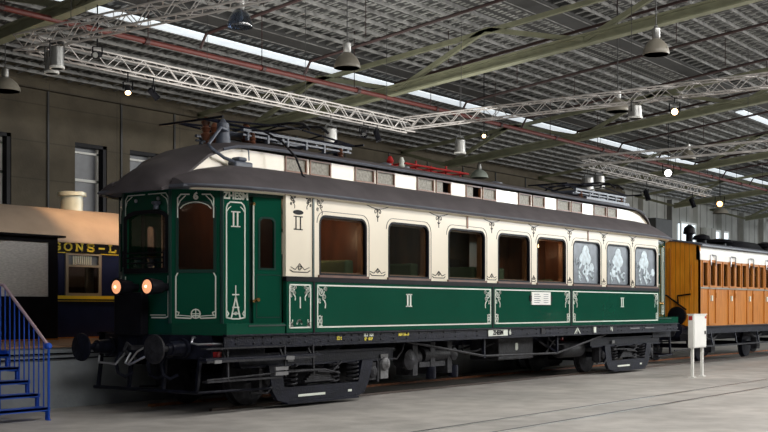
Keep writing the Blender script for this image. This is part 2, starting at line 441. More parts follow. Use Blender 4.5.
def slab(mb, x0, x1, y0, y1, dz0, dz1):
    return mb.add([(x, y, zroof(y) + dz) for dz in (dz0, dz1) for y in (y0, y1) for x in (x0, x1)],
                  [(0, 2, 3, 1), (4, 5, 7, 6), (0, 1, 5, 4), (2, 6, 7, 3), (0, 4, 6, 2), (1, 3, 7, 5)])


SKY = [(8.9, 9.25, 2.5, 110), (3.1, 3.4, 30, 110), (-4.6, -4.2, 46, 110)]
dk = MB()
ys = [YA, -4.6, -4.2, 3.1, 3.4, 8.9, 9.25, 15.1]
for i in range(0, len(ys) - 1):
    if i % 2 == 0: slab(dk, XA, XB, ys[i], ys[i + 1], ZT, ZT + .12)
slab(dk, XA, 2.5, 8.9, 9.25, ZT, ZT + .12); slab(dk, XA, 30, 3.1, 3.4, ZT, ZT + .12); slab(dk, XA, 46, -4.6, -4.2, ZT, ZT + .12)
ceil = struct(dk.build('ceiling', 'deck'))
for k, (y0, y1, x0, x1) in enumerate(SKY):
    b = MB(); slab(b, x0, x1, y0, y1, .0, .04); struct(b.build('window_%d' % (k + 11), 'sky'))
r = MB(); y = -24.0
while y < 14.5:
    if not any(a_ - .1 < y < b_ + .1 for a_, b_, *_ in SKY): slab(r, XA, XB, y, y + .03, .04, .13)
    y += .53
ceil_r = r.build('rib_grid', 'lattice', ceil); ceil_r['kind'] = 'structure'
r = MB(); x = -6.0
while x < 70:
    for ya, yb in ((-14, -4.7), (-3.8, 3.0), (3.65, 8.8), (9.55, 14.6)): slab(r, x, x + .05, ya, yb, .1, .13)
    x += .42 if x < 34 else .9
rr = r.build('cross_rib_grid', 'lattice', ceil); rr['kind'] = 'structure'
r = MB()
for y0 in (7.75, 1.9, -6.0, -12): slab(r, XA, XB, y0, y0 + .7, .05, .3)
rr = r.build('dark_beam', 'dark_steel', ceil); rr['kind'] = 'structure'

# olive roof trusses
tl = ['olive green roof truss nearest the camera at upper left', 'second olive green roof truss, its long chord crossing above the middle of the green railcar',
      'third olive green roof truss, its V brace meeting above the railcar roof', 'fourth olive green roof truss, beyond the rear pantograph',
      'fifth olive green roof truss, behind the orange glowing spotlight', 'sixth olive green roof truss, far off above the wooden coach', 'seventh olive green roof truss in the far distance',
      'last olive green roof truss visible at the far end']


def zc(y): return 7.1 + .1 * (12.4 - y)


def zt(y): return zc(y) + 1.08


for k in range(8):
    x = 1.0 + 11.15 * k
    t = thing('roof_truss', tl[k], 'roof truss', (x, 0, 0), 'olive green roof trusses across the hall')
    b = MB(); b.bar((x, 12.4, zc(12.4)), (x, -22, zc(-22)), .26, .05); b.bar((x, 12.4, zc(12.4) + .22), (x, -22, zc(-22) + .22), .26, .05); b.bar((x, 12.4, zc(12.4) + .11), (x, -22, zc(-22) + .11), .05, .2)
    b.build('bottom_chord', 'girder', t)
    b = MB(); b.bar((x, 14.7, 7.86), (x, -22, zt(-22)), .12, .12); b.build('top_chord', 'girder', t)
    pts = [(14.6, 7.86), (12.4, zc(12.4) + .1)]
    yy = 12.4; up = True
    while yy > -20:
        yn = yy - 2.9; pts.append((yn, zt(yn) if up else zc(yn) + .1)); up = not up; yy = yn
    for (p, q) in zip(pts[:-1], pts[1:]):
        b = MB(); b.bar((x, p[0], p[1]), (x, q[0], q[1]), .12, .12); b.build('brace', 'girder', t)

# red pipes
t = thing('sprinkler_main_pipe', 'thick red sprinkler pipe running the length of the hall below the roof', 'pipe', (0, 7.2, 7.6))
b = MB(); b.tube([(-6, 7.4, 7.6), (14, 6.9, 7.6), (60, 6.9, 7.6)], .062, 8); b.build('pipe', 'redpipe', t, True)
for k in range(18):
    x = -4 + 3.7 * k
    b = MB(); b.lathe((x, 7.4 - (min(x, 14) + 6) * .025, 7.6), (1, 0, 0), [(-.06, .085), (.06, .085)], 8); b.tube([(x, 7.1, 7.65), (x, 7.1, zroof(7.1) + .42)], .012, 5); b.build('pipe_hanger', 'redthin', t)
for k in range(14):
    x = 1.2 + 3.7 * k
    where = ['nearest the camera', 'second from the camera', 'third from the camera', 'crossing beside the second roof truss', 'fifth from the camera'][k] if k < 5 else 'number %d counting away from the camera' % (k + 1)
    b = MB(); b.tube([(x, 7.0, 7.68), (x, 6.8, 8.0), (x, -22, zroof(-22) - .72)], .04, 6)
    for yy in range(-20, 6, 5): b.tube([(x, yy, zroof(yy) + .43), (x, yy, zroof(yy) - .72)], .012, 4)
    tag(b.build('sprinkler_branch_pipe', 'redthin', None, True), 'thin dark red sprinkler branch pipe under the roof, ' + where, 'pipe', 'thin red sprinkler branch pipes')


# aluminium lighting trusses
def light_truss(p, q, label, w=.29, step=.32):
    p, q = Vector(p), Vector(q); t = thing('lighting_truss', label, 'lighting truss', p, 'aluminium lighting trusses')
    d = (q - p).normalized(); side = Vector((-d.y, d.x, 0)) * w / 2; up = Vector((0, 0, w / 2)); L = (q - p).length
    cs = [side + up, -side + up, -side - up, side - up]
    for c in cs:
        b = MB(); b.tube([p + c, q + c], .02, 6); b.build('chord', 'alu', t, True)
    for i in range(4):
        a, c = cs[i], cs[(i + 1) % 4]; b = MB(); n = int(L / step)
        for k in range(n):
            u, v = (a, c) if k % 2 == 0 else (c, a)
            b.bar(p + d * L * k / n + u, p + d * L * (k + 1) / n + v, .014)
        b.build('lacing', 'alu', t)
    for k in range(4):
        b = MB(); m = p + d * L * (.1 + .27 * k); b.tube([m + up, Vector((m.x, m.y, zroof(m.y) + .43))], .008, 4); b.build('suspension_cable', 'dark_steel', t)
    return t


ZL = 6.72
light_truss((-.46, 6.38, ZL), (-.46, -9, ZL), 'aluminium lighting truss at the top left corner with two metal can lamps at its end')
light_truss((-.28, 6.2, ZL - .02), (12.2, 6.2, ZL - .02), 'long aluminium lighting truss running along the hall behind the front pantograph')
light_truss((11.7, 6.0, ZL), (11.7, -12, ZL), 'aluminium lighting truss crossing above the middle of the railcar to the right edge', )
light_truss((21.9, 6.0, ZL), (21.9, -10, ZL), 'aluminium lighting truss crossing the hall farther back, above the wooden coach', step=.4)
light_truss((23.2, 6.4, ZL + .08), (36, 6.8, ZL + .08), 'far aluminium lighting truss running along the hall behind the bright white spotlight', step=.4)


# lamps
def bell(loc, label, shade='lampshade', d=.53, grp='bell shaped hall lamps'):
    x, y, z = loc; t = thing('bell_lamp', label, 'lamp', loc, grp); r = d / 2
    b = MB(); b.lathe((x, y, z), (0, 0, 1), [(0, r), (.02, r * 1.03), (.1, r * .97), (.2, r * .8), (.29, r * .5), (.33, r * .28), (.33, .01), (.3, .01), (.27, r * .45), (.18, r * .74), (.06, r * .93), (0, r * .96)], 20)
    b.build('lamp_shade', shade, t, True)
    b = MB(); b.lathe((x, y, z + .33), (0, 0, 1), [(0, .07), (.03, .085), (.2, .085), (.22, .05), (.27, .03)], 12); b.build('ballast_housing', 'galv', t, True)
    b = MB(); b.tube([(x, y, z + .6), (x, y, zroof(y) + .43)], .012, 5); b.build('suspension_rod', 'dark_steel', t)
    b = MB(); b.lathe((x, y, z + .12), (0, 0, 1), [(0, .03), (.05, .06), (.12, .05), (.18, .03)], 10); b.build('bulb', 'white', t, True)
    return t


bell((1.14, 2.1, 6.72), 'blue grey prismatic glass bell lamp hanging at the top, left of centre', 'prism', .46)
bell((5.06, 2.76, 6.72), 'beige bell lamp hanging above the middle left of the picture over the railcar', d=.56)
bell((8.1, -2.85, 6.80), 'large beige bell lamp hanging near the top right, closest to the camera on the right')
bell((2.7, 11.37, 6.85), 'beige bell lamp at the left edge in front of the concrete wall', d=.7)
bell((24.4, 11.6, 6.75), 'bell lamp hanging behind the V brace of the third roof truss', 'chimney', d=.7)
bell((25.39, 3.46, 6.95), 'small bell lamp hanging in the distance right of the far lighting truss')
bell((13.6, .6, 6.75), 'bell lamp hanging between the second and third roof trusses', d=.6)
bell((45, 9.6, 6.6), 'pale bell lamp far back above the coupling between railcar and coach', d=.8)
bell((15.5, -8.3, 6.9), 'bell lamp cut by the right edge of the picture near the top')


def clamp(b, x, y, z):
    if z < 7.2: b.box(x - .17, x + .17, y - .02, y + .02, z - .03, z); b.box(x - .02, x + .02, y - .17, y + .17, z - .03, z)


def can(loc, label, h=.4, r=.13, m='galv', top=None):
    x, y, z = loc; t = thing('can_lamp', label, 'lamp', loc, 'metal can lamps'); top = top or 6.6
    b = MB(); b.lathe((x, y, z), (0, 0, 1), [(0, r), (h, r * .92), (h + .03, r * .5), (h + .03, .01), (h - .05, .01), (.02, r * .85)], 16); b.build('housing', m, t, True)
    b = MB(); b.lathe((x, y, z + .01), (0, 0, 1), [(-.012, r * 1.08), (.035, r * 1.08), (.035, r * .85), (-.012, r * .85)], 16); b.build('rim', 'white', t)
    b = MB(); b.bar((x - r * 1.2, y, z + h * .5), (x - r * 1.2, y, z + h + .1), .03, .015); b.bar((x + r * 1.2, y, z + h * .5), (x + r * 1.2, y, z + h + .1), .03, .015); b.bar((x - r * 1.2, y, z + h + .1), (x + r * 1.2, y, z + h + .1), .03); b.tube([(x, y, z + h + .1), (x, y, top)], .015, 5); clamp(b, x, y, top); b.build('yoke', 'dark_steel', t)
    return t


can((-.3, 5.62, 6.08), 'left of two metal can lamps at the end of the top left truss')
can((-.46, 5.25, 6.1), 'right of two metal can lamps at the end of the top left truss')
can((8.7, 6.2, 5.8), 'slim metal can lamp with white rim hanging above the railcar clerestory', r=.17, top=6.6)
can((14.72, 6.2, 6.22), 'metal can lamp beside the lit spotlight near the third roof truss', r=.17, top=zroof(6.2) + .43)
can((11.7, -.75, 6.18), 'grey can lamp with side brackets under the crossing truss, right of centre', h=.3, r=.17)
can((23.4, 6.4, 5.85), 'metal can lamp above the rear pantograph, left one of two', h=.45, r=.22)
can((24.4, 6.45, 6.0), 'metal can lamp above the rear pantograph, right one of two', h=.45, r=.22)
can((21.9, -5.0, 6.1), 'metal can lamp at the right edge under the farther crossing truss', h=.35, r=.2)


def spot(loc, aim, label, bulb=None, top=None, s=1.0):
    p = Vector(loc); d = Vector(aim).normalized(); t = thing('spotlight', label, 'spotlight', loc, 'black theatre spotlights')
    b = MB(); b.lathe(p - d * .18 * s, d, [(0, .05 * s), (.04 * s, .085 * s), (.3 * s, .085 * s), (.36 * s, .1 * s), (.36 * s, .08 * s), (.3 * s, .07 * s)], 14); b.build('housing', 'black', t, True)
    b = MB(); b.lathe(p + d * .13 * s, d, [(0, .075 * s), (.015, .075 * s), (.03 * s, .03 * s)], 12); b.build('lens', bulb or 'glassd', t, True)
    b = MB(); tz = top or p.z + .4; side = d.cross(Vector((0, 0, 1))).normalized() * .12 * s
    for sg in (-1, 1): b.bar(p + side * sg, p + side * sg + Vector((0, 0, .2 * s)), .03, .012)
    b.bar(p + side + Vector((0, 0, .2 * s)), p - side + Vector((0, 0, .2 * s)), .03, .012); b.tube([p + Vector((0, 0, .2 * s)), (p.x, p.y, tz)], .015, 5); clamp(b, p.x, p.y, tz); b.build('yoke', 'black', t)
    return t


CAMP = Vector((-13.94, -12.44, EYE))
spot((2.05, 6.2, 6.2), (-.45, -.55, -.6), 'black spotlight with warm lit lens under the upper left truss', 'bulb', 6.6, .8)
spot((2.75, 6.2, 6.22), (.6, -.3, -.7), 'black unlit spotlight right of the warm lit one under the upper left truss', None, 6.6, .8)
spot((1.05, 5.95, 6.72), (-.8, -.5, -.25), 'black spotlight beside the two can lamps at upper left', 'white', zroof(5.95) + .43, .8)
spot((10.07, 6.2, 6.28), (-.6, -.5, -.5), 'left of two black spotlights above the railcar clerestory', None, 6.6, .9)
spot((10.65, 6.2, 6.28), (.1, -.3, -.9), 'right of two black spotlights above the railcar clerestory', None, 6.6, .9)
spot((16.06, 6.2, 6.91), (CAMP.x - 16, CAMP.y - 6.2, -5), 'lit spotlight beside a can lamp near the third roof truss', 'bulb', zroof(6.2) + .43, .75)
spot((11.7, -1.75, 6.25), (CAMP.x - 11.7, CAMP.y + 2, -5.5), 'lit spotlight under the crossing truss right of centre', 'bulb', 6.6, 1.0)
spot((30.1, 6.2, 7.09), (CAMP.x - 30.5, CAMP.y - 6, -4), 'brightest white lit spotlight under the far truss', 'bulbw', zroof(6.2) + .43, 1.8)
spot((37.4, 6.8, 6.41), (CAMP.x - 37.4, CAMP.y - 6, -4), 'orange glowing spotlight above the wooden coach', 'bulbo', zroof(6.8) + .43, 1.7)
spot((28.7, 6.5, 6.12), (0, -.3, -.9), 'black spotlight hanging over the rear end of the railcar roof', None, 6.7, 1.2)
spot((33.9, 6.7, 6.2), (.2, -.3, -.9), 'black spotlight left of the orange glowing one', None, 6.7, 1.2)
spot((21.9, -.9, 6.1), (-.5, .3, -.7), 'black spotlight under the farther crossing truss on the right', None, 6.6, 1.2)
spot((-.46, .1, 7.05), (.5, 0, -.8), 'black spotlight at the very top edge, left of centre', 'white', 7.3, 1.0)
lamp_light('warm_spot_light', (1.55, 6.0, 5.7), 350, (1.0, .62, .34), .08, 1.3, (2.4, 7.4, 3.6))
lamp_light('platform_lamp_light', (2.5, 6.0, 3.75), 26, (1.0, .60, .32), .12)

# ground rails (train track, next track) and platform
for (x0, x1, y, m, nm) in ((-.9, 60, .78, 'darkrail', 'dark worn near rail under the railcar'), (-.9, 60, 2.22, 'rust', 'rusty orange far rail under the railcar'),
                           (-30, 110, -3.64, 'railtop', 'embedded rail in the hall floor, closer to the railcar'), (-30, 110, -4.5, 'railtop', 'embedded rail in the hall floor, closer to the camera')):
    b = MB()
    if y > 0:
        b.box(x0, x1, y - .035, y + .035, .0, .045); tag(b.build('rail', m), nm, 'rail', 'rails under the train')
    else:
        b.box(x0, x1, y - .03, y + .03, -.001, .004)
        o = tag(b.build('rail', m), 'polished ' + nm, 'rail', 'rails embedded in the hall floor')
        b2 = MB(); b2.box(x0, x1, y + .03, y + .085, -.001, .0025); b2.build('flange_groove', 'black', o)

b = MB(); b.box(-24, 17, 3.2, 6.78, 0, 1.0); pf = struct(b.build('floor_platform', 'platform'))
b = MB(); b.box(-24, 17, 3.16, 6.78, 1.0, 1.03); b.build('platform_surface', 'platform_top', pf)
b = MB()
for z in (.82, .90): b.tube([(-24, 3.17, z), (17, 3.17, z)], .012, 5)
b.build('edge_cable', 'black', pf)


# ================================================================== THE GREEN AND CREAM RAILCAR
LEN = 14.8
car = thing('electric_railcar', 'long green and cream electric railcar with dark roof, standing in the middle of the hall', 'train car', (LEN / 2, 1.5, 0))
FL = lambda p: (p[0], 3.0 - p[1], p[2])           # far side
RE = lambda p: (LEN - p[0], p[1], p[2])           # rear end
RF = lambda p: (LEN - p[0], 3.0 - p[1], p[2])
ID = lambda p: p
WIN = [(.86, 2.17), (2.8, 4.11), (4.76, 6.13), (6.63, 7.97), (8.28, 9.63), (9.97, 11.38), (11.72, 13.05), (13.34, 14.7)]
SEAM = [0.0, .7, 6.39, 9.84, 14.8]
sf = lambda u, v, w: (u, -w, v)                    # near side surface, w outward


def flourish(mb, x, z, sx, sz, f, w=.014, s=1.0):
    """corner scrollwork: two spirals and a loop"""
    P = lambda pts: [(x + sx * u * s, z + sz * v * s) for u, v in pts]
    mb.line(P(spiral(.09, .10, .075, .02, 0, 1.3)), f, w); mb.line(P(spiral(.05, .24, .04, .01, 1, 1.1)), f, w)
    mb.line(P(spiral(.17, .19, .05, .01, 2, 1.2)), f, w); mb.line(P([(.17, .24), (.2, .30), (.19, .36)]), f, w)
    mb.line(P(spiral(.20, .06, .04, .01, 3, 1.1)), f, w); mb.line(P([(.0, .0), (.09, .10)]), f, w)


for side, T in ((0, ID), (1, FL)):
    # cream window band
    holes = [rrect(a, c, 2.2, 3.22, (.03, .03, .16, .16)) for a, c in WIN]
    up = panel_data([(.0, 2.16), (LEN, 2.16), (LEN, 3.56), (0, 3.56)], holes, lambda u, v, w: (u, .05 - w, v), .05, T).build('window_band', 'cream', car)
    if side == 0:
        for sx in SEAM[1:2] + [5.45, 10.72]:
            b = MB(T); z0 = 2.16 if sx == .7 else 3.24
            b.box(sx - .022, sx + .022, -.014, .0, z0, 3.55); b.build('cover_strip', 'greend' if sx == .7 else 'brown', up)
        b = MB(T)
        for sx in (.03,): b.box(sx - .03, sx + .05, -.02, .0, 2.16, 3.55)
        b.build('corner_bead', 'cream', up)
        # black ornaments on the cream
        cs = [(WIN[i][1] + WIN[i + 1][0]) / 2 for i in range(7)]
        for i, cx in enumerate(cs):
            b = MB(); wd = .42 if i < 3 else .30
            b.line([(cx - wd, 3.5), (cx - wd * .4, 3.44), (cx, 3.42), (cx + wd * .4, 3.44), (cx + wd, 3.5)], sf, .012)
            b.line([(cx, 3.42), (cx, 3.2)], sf, .014); b.line(spiral(cx - .06, 3.37, .05, .01, 0, 1.1), sf, .011); b.line(spiral(cx + .06, 3.37, .05, .01, PI, -1.1), sf, .011)
            b.line([(cx - .04, 3.3), (cx, 3.26), (cx + .04, 3.3)], sf, .012)
            b.build('eave_ornament', 'black', up)
            b = MB(); h = min(.22, (WIN[i + 1][0] - WIN[i][1]) / 2 - .07)
            b.line([(cx - h, 2.26), (cx - h * .8, 2.23), (cx + h * .8, 2.23), (cx + h, 2.26)], sf, .013); b.line(spiral(cx, 2.30, .045, .01, 0, 1.2), sf, .013)
            b.line([(cx - h, 2.3), (cx - h * .5, 2.27), (cx, 2.36), (cx + h * .5, 2.27), (cx + h, 2.3)], sf, .011)
            b.build('sill_ornament', 'black', up)
        b = MB()   # lines along the top and around the first panels
        tops = [.74] + cs + [LEN - .05]
        for a, c in zip(tops[:-1], tops[1:]): b.line([(a + .3, 3.51), (c - .3, 3.51)], sf, .008)
        flourish(b, .78, 3.5, 1, -1, sf, .009, .8); flourish(b, .12, 3.5, 1, -1, sf, .010, .6); flourish(b, .66, 3.5, -1, -1, sf, .010, .6)
        for a, c in WIN: b.line(rrect(a - .06, c + .06, 2.2, 3.28, (.01, .01, .2, .2))[6:], sf, .007)
        b.line([(.12, 2.27), (.2, 2.24), (.56, 2.24), (.62, 2.27)], sf, .014); b.line(spiral(.36, 2.3, .05, .01, 0, 1.2), sf, .013); b.line([(.14, 2.32), (.25, 2.28), (.36, 2.38), (.48, 2.28), (.6, 2.32)], sf, .01)
        b.build('fine_lining', 'black', up)
        b = MB()   # class mark
        for x in (.27, .38): b.line([(x, 2.94), (x, 3.15)], sf, .024)
        b.line([(.22, 2.94), (.43, 2.94)], sf, .018); b.line([(.22, 3.15), (.43, 3.15)], sf, .018); b.extr([(.325 + .13 * math.cos(t), 3.22 + .04 * math.sin(t)) for t in [2 * PI * k / 14 for k in range(14)]], sf, .006)
        b.build('class_numeral', 'black', up)
    # windows
    for i, (a, c) in enumerate(WIN):
        o0 = rrect(a, c, 2.2, 3.22, (.03, .03, .16, .16)); i0 = rrect(a + .035, c - .035, 2.235, 3.185, (.02, .02, .13, .13))
        wf = panel_data(o0, [i0], lambda u, v, w: (u, .06 - w, v), .065, T).build('side_window', 'black', car)
        if i < 5 or side == 1:
            sash = panel_data(rrect(a + .0, c - .0, 2.2, 3.22, .05), [rrect(a + .07, c - .07, 2.26, 3.16, .08)], lambda u, v, w: (u, .16 - w, v), .095, T).build('wooden_sash', 'brown', wf)
            b = MB(T); b.extr(rrect(a + .03, c - .03, 2.23, 3.19, .1), lambda u, v, w: (u, .045 - w, v), .006); b.build('pane', 'glass', wf)
        else:
            b = MB(T); b.extr(rrect(a + .03, c - .03, 2.23, 3.19, .1), lambda u, v, w: (u, .045 - w, v), .006); b.build('etched_pane', 'frost', wf)
            b = MB(T); gx = (a + c) / 2; g3 = lambda u, v, w: (u, .037 - w, v); pz = [0, .05, -.04][i - 5]
            ell = lambda cx, cz, rx, rz, n=16: [(cx + rx * math.cos(2 * PI * k / n) * (1 + .08 * math.sin(5 * k)), cz + rz * math.sin(2 * PI * k / n)) for k in range(n)]
            b.extr(ell(gx + pz, 3.0, .17, .13), g3, .004); b.extr(ell(gx + pz - .02, 2.82, .30, .17), g3, .005)
            b.extr(ell(gx - pz * 4, 2.5, .16 + pz, .09), g3, .005); b.extr(ell(gx + .3 - pz * 5, 2.62 + pz, .12, .1), g3, .0045)
            b.line([(gx - .16 + pz * 2, 2.75), (gx - .35, 2.55), (gx - .28 - pz, 2.3)], g3, .07); b.line([(gx + .05, 2.72), (gx + .18, 2.5), (gx + .38, 2.34)], g3, .08)
            b.line([(gx + .02, 2.7), (gx - .08, 2.5), (gx + .12, 2.3)], g3, .09); b.line(spiral(gx + .36, 2.42, .12, .03, 1, .9), g3, .03); b.line(spiral(gx - .4, 2.72, .1, .03, 2, .8), g3, .03)
            b.line(spiral(gx - .3, 2.36, .1, .04, 0, 1), g3, .025)
            b.build('etched_figure', 'figure', wf)
        b = MB(T); b.box(a - .03, c + .03, -.03, .02, 2.165, 2.205); b.build('window_sill', 'mahog', wf)
    # belt rail and lower panels
    b = MB(T); b.box(0, LEN, -.035, .05, 2.085, 2.165); b.build('belt_rail', 'black', car)
    for s in range(4):
        x0, x1 = SEAM[s], SEAM[s + 1]
        b = MB(T)
        b.loft([[(x, -.012, 1.24), (x, -.02, 1.25), (x, -.02, 2.085), (x, -.012, 2.1), (x, .06, 2.1), (x, .06, 1.24)] for x in (x0 + .02, x1 - .02)])
        lp = b.build('lower_side_panel', 'green', car)
        if side: continue
        g = lambda u, v, w: (u, -.021 - w, v)
        b = MB(); a0, a1 = x0 + .09, x1 - .09; zb, zt_ = 1.33, 2.03
        b.line([(a0, zb), (a1, zb), (a1, zt_), (a0, zt_), (a0, zb)], g, .024, .007)
        if s == 0:
            flourish(b, a0, zt_, 1, -1, g, .02, .7); flourish(b, a1, zt_, -1, -1, g, .02, .7)
            b.line([((a0 + a1) / 2, zt_ - .2), ((a0 + a1) / 2, zt_ - .38)], g, .022); b.line(spiral((a0 + a1) / 2, zb + .06, .08, .03, PI, -.5), g, .03); flourish(b, a0, zb, 1, 1, g, .02, .35); flourish(b, a1, zb, -1, 1, g, .02, .35)
        else:
            k = 1.0 if s > 1 else 1.05
            flourish(b, a0, zt_, 1, -1, g, .021, k); flourish(b, a1, zt_, -1, -1, g, .021, k)
            for xx, sg in ((a0, 1), (a1, -1)):
                b.line([(xx + sg * (.06 + .055 * math.cos(t)), zb + .1 + .09 * math.sin(t)) for t in [2 * PI * q / 12 for q in range(13)]], g, .02); b.line([(xx, zb + .02), (xx + sg * .12, zb + .18)], g, .016); b.line([(xx + sg * .12, zb + .02), (xx, zb + .18)], g, .016)
        b.build('white_lining', 'lining', lp)
        b = MB(); b.box(x0 - .022, x0 + .022, -.03, .0, 1.24, 2.1)
        if s: b.build('cover_strip', 'black', lp)
        for nx in ([3.42] if s == 1 else [12.55] if s == 3 else []):
            b = MB(); w_ = .045
            for q in (-w_, w_): b.line([(nx + q, 1.68), (nx + q, 1.90)], g, .042, .007)
            b.line([(nx - .09, 1.68), (nx + .09, 1.68)], g, .022, .007); b.line([(nx - .09, 1.9), (nx + .09, 1.9)], g, .022, .007); b.build('class_numeral', 'lining', lp)
        if s == 2:
            b = MB(); b.box(7.98, 8.82, -.045, -.02, 1.72, 2.0); pl = b.build('white_notice_board', 'white', lp)
            b = MB()
            for q in range(5): b.line([(8.08, 1.95 - .045 * q), (8.3 + .05 * (q % 2), 1.95 - .045 * q)], lambda u, v, w: (u, -.046 - w, v), .012, .003); b.line([(8.5, 1.95 - .045 * q), (8.7, 1.95 - .045 * q)], lambda u, v, w: (u, -.046 - w, v), .010, .003)
            b.build('notice_print', 'gearblue', lp)
            b = MB(); b.box(7.9, 7.98, -.04, -.02, 1.8, 1.92); b.box(8.82, 8.9, -.04, -.02, 1.8, 1.92); b.build('notice_clip', 'black', lp)
    # underframe sole bar
    b = MB(T); b.box(-1.35, LEN + 1.35, .03, .06, 1.03, 1.25); b.box(-1.35, LEN + 1.35, -.03, .06, 1.02, 1.045); b.box(-1.35, LEN + 1.35, -.02, .06, 1.215, 1.24)
    sb = b.build('sole_bar', 'under', car)
    if side == 0:
        b = MB()
        x = -1.1
        while x < LEN + 1.1:
            for zz in (1.09, 1.18):
                if random.random() < .75: b.lathe((x, .03, zz), (0, -1, 0), [(0, .014), (.012, .014), (.018, .004)], 6)
            x += .21 if random.random() < .6 else .4
        b.build('rivets', 'underg', sb, kind='stuff')
        g = lambda u, v, w: (u, .028 - w, v)
        for (s_, x, z, h, m) in (('12 t', 1.42, 1.13, .06, 'gold'), ('15.0  16.4', 2.25, 1.17, .05, 'lining'), ('60  48 P', 2.25, 1.10, .05, 'gold'), ('REV 24-10', 3.32, 1.16, .055, 'gold'), ('N', 12.05, 1.13, .12, 'lining')):
            text_mb(s_, h * 1.4, lambda u, v, w, x=x, z=z: g(x + u, z + v, w), .006, .004).build('stencil_mark', m, sb)
        b = MB(); b.box(6.28, 7.05, .012, .03, 1.07, 1.2); b.build('number_plate', 'lining', sb)
        text_mb('ZHESM', .13, lambda u, v, w: (6.66 + u, .011 - w, 1.135 + v), .004, .006).build('plate_text', 'black', sb)
        text_mb('6', .15, lambda u, v, w: (7.17 + u, .028 - w, 1.135 + v), .006, .004).build('stencil_mark', 'lining', sb)
        b = MB(); b.box(8.5, 8.68, .01, .03, 1.08, 1.2); b.build('grey_label', 'underg', sb)
        b = MB(); b.box(11.05, 11.17, .005, .03, 1.06, 1.2); b.build('white_label', 'lining', sb)
        b = MB(); b.line([(10.1, 1.05), (10.24, 1.19), (10.38, 1.05)], g, .03); b.line([(10.24, 1.19), (10.2, 1.05)], g, .02); b.build('jacking_arrow', 'lining', sb)
        for x_ in (13.1, 14.0): b = MB(); b.box(x_, x_ + .55, .012, .03, 1.12, 1.15); b.build('cast_plate', 'castgrey', sb)

# floor, inner lining, compartments
b = MB(); b.box(-1.0, LEN + 1.0, .1, 2.9, 1.22, 1.3); b.build('floor_pan', 'under', car)
b = MB(); b.box(0, LEN, .2, 2.8, 3.5, 3.53); b.build('interior_ceiling', 'inter', car)
for k, x in enumerate((2.48, 4.43, 8.12, 9.8, 11.55, 13.2)):
    b = MB(); b.box(x - .025, x + .025, .18, 1.9 if x != 8.12 else 2.8, 1.3, 3.45); b.build('interior_partition', 'mahog', car)
for q_ in ((0, 2.4, 1.95, 2.0, 1.3, 2.35), (6.5, 11.4, .62, .66, 1.3, 3.45), (11.4, 14.7, 1.9, 1.95, 1.3, 3.45), (4.5, 8.1, 1.9, 1.95, 1.3, 2.75)): b = MB(); b.box(*q_); b.build('corridor_wall', 'mahog', car)
for k, x in enumerate((1.0, 2.0, 3.05, 4.0, 5.1, 6.2, 7.2, 8.6, 9.4)):
    b = MB(); b.box(x - .12, x + .12, .25, 1.6, 1.7, 2.5 if x < 8 else 2.3); b.box(x - .12, x + .3, .25, 1.6, 1.6, 1.78); b.build('bench_seat', 'seat', car, bevel=.04)
for x, yy, zz, g_ in ((1.62, .9, 3.02, 'bulb'), (8.95, .40, 3.0, 'bulb')):  # second globe is added to brighten the brown corridor wall
    b = MB(); b.lathe((x, yy, zz), (0, 0, 1), [(0, .01), (.015, .05), (.05, .065), (.09, .05), (.11, .02)], 12); o = b.build('interior_globe_lamp', g_, car, True)
    b = MB(); b.tube([(x, yy, zz + .1), (x, yy, 3.5)], .01, 6); b.build('lamp_stem', 'brass', o)
lamp_light('interior_glow', (1.62, .9, 2.95), 14, (1, .6, .35), .06)
lamp_light('interior_glow', (8.95, .40, 2.93), 8, (1, .6, .35), .06)  # added glow for the second globe

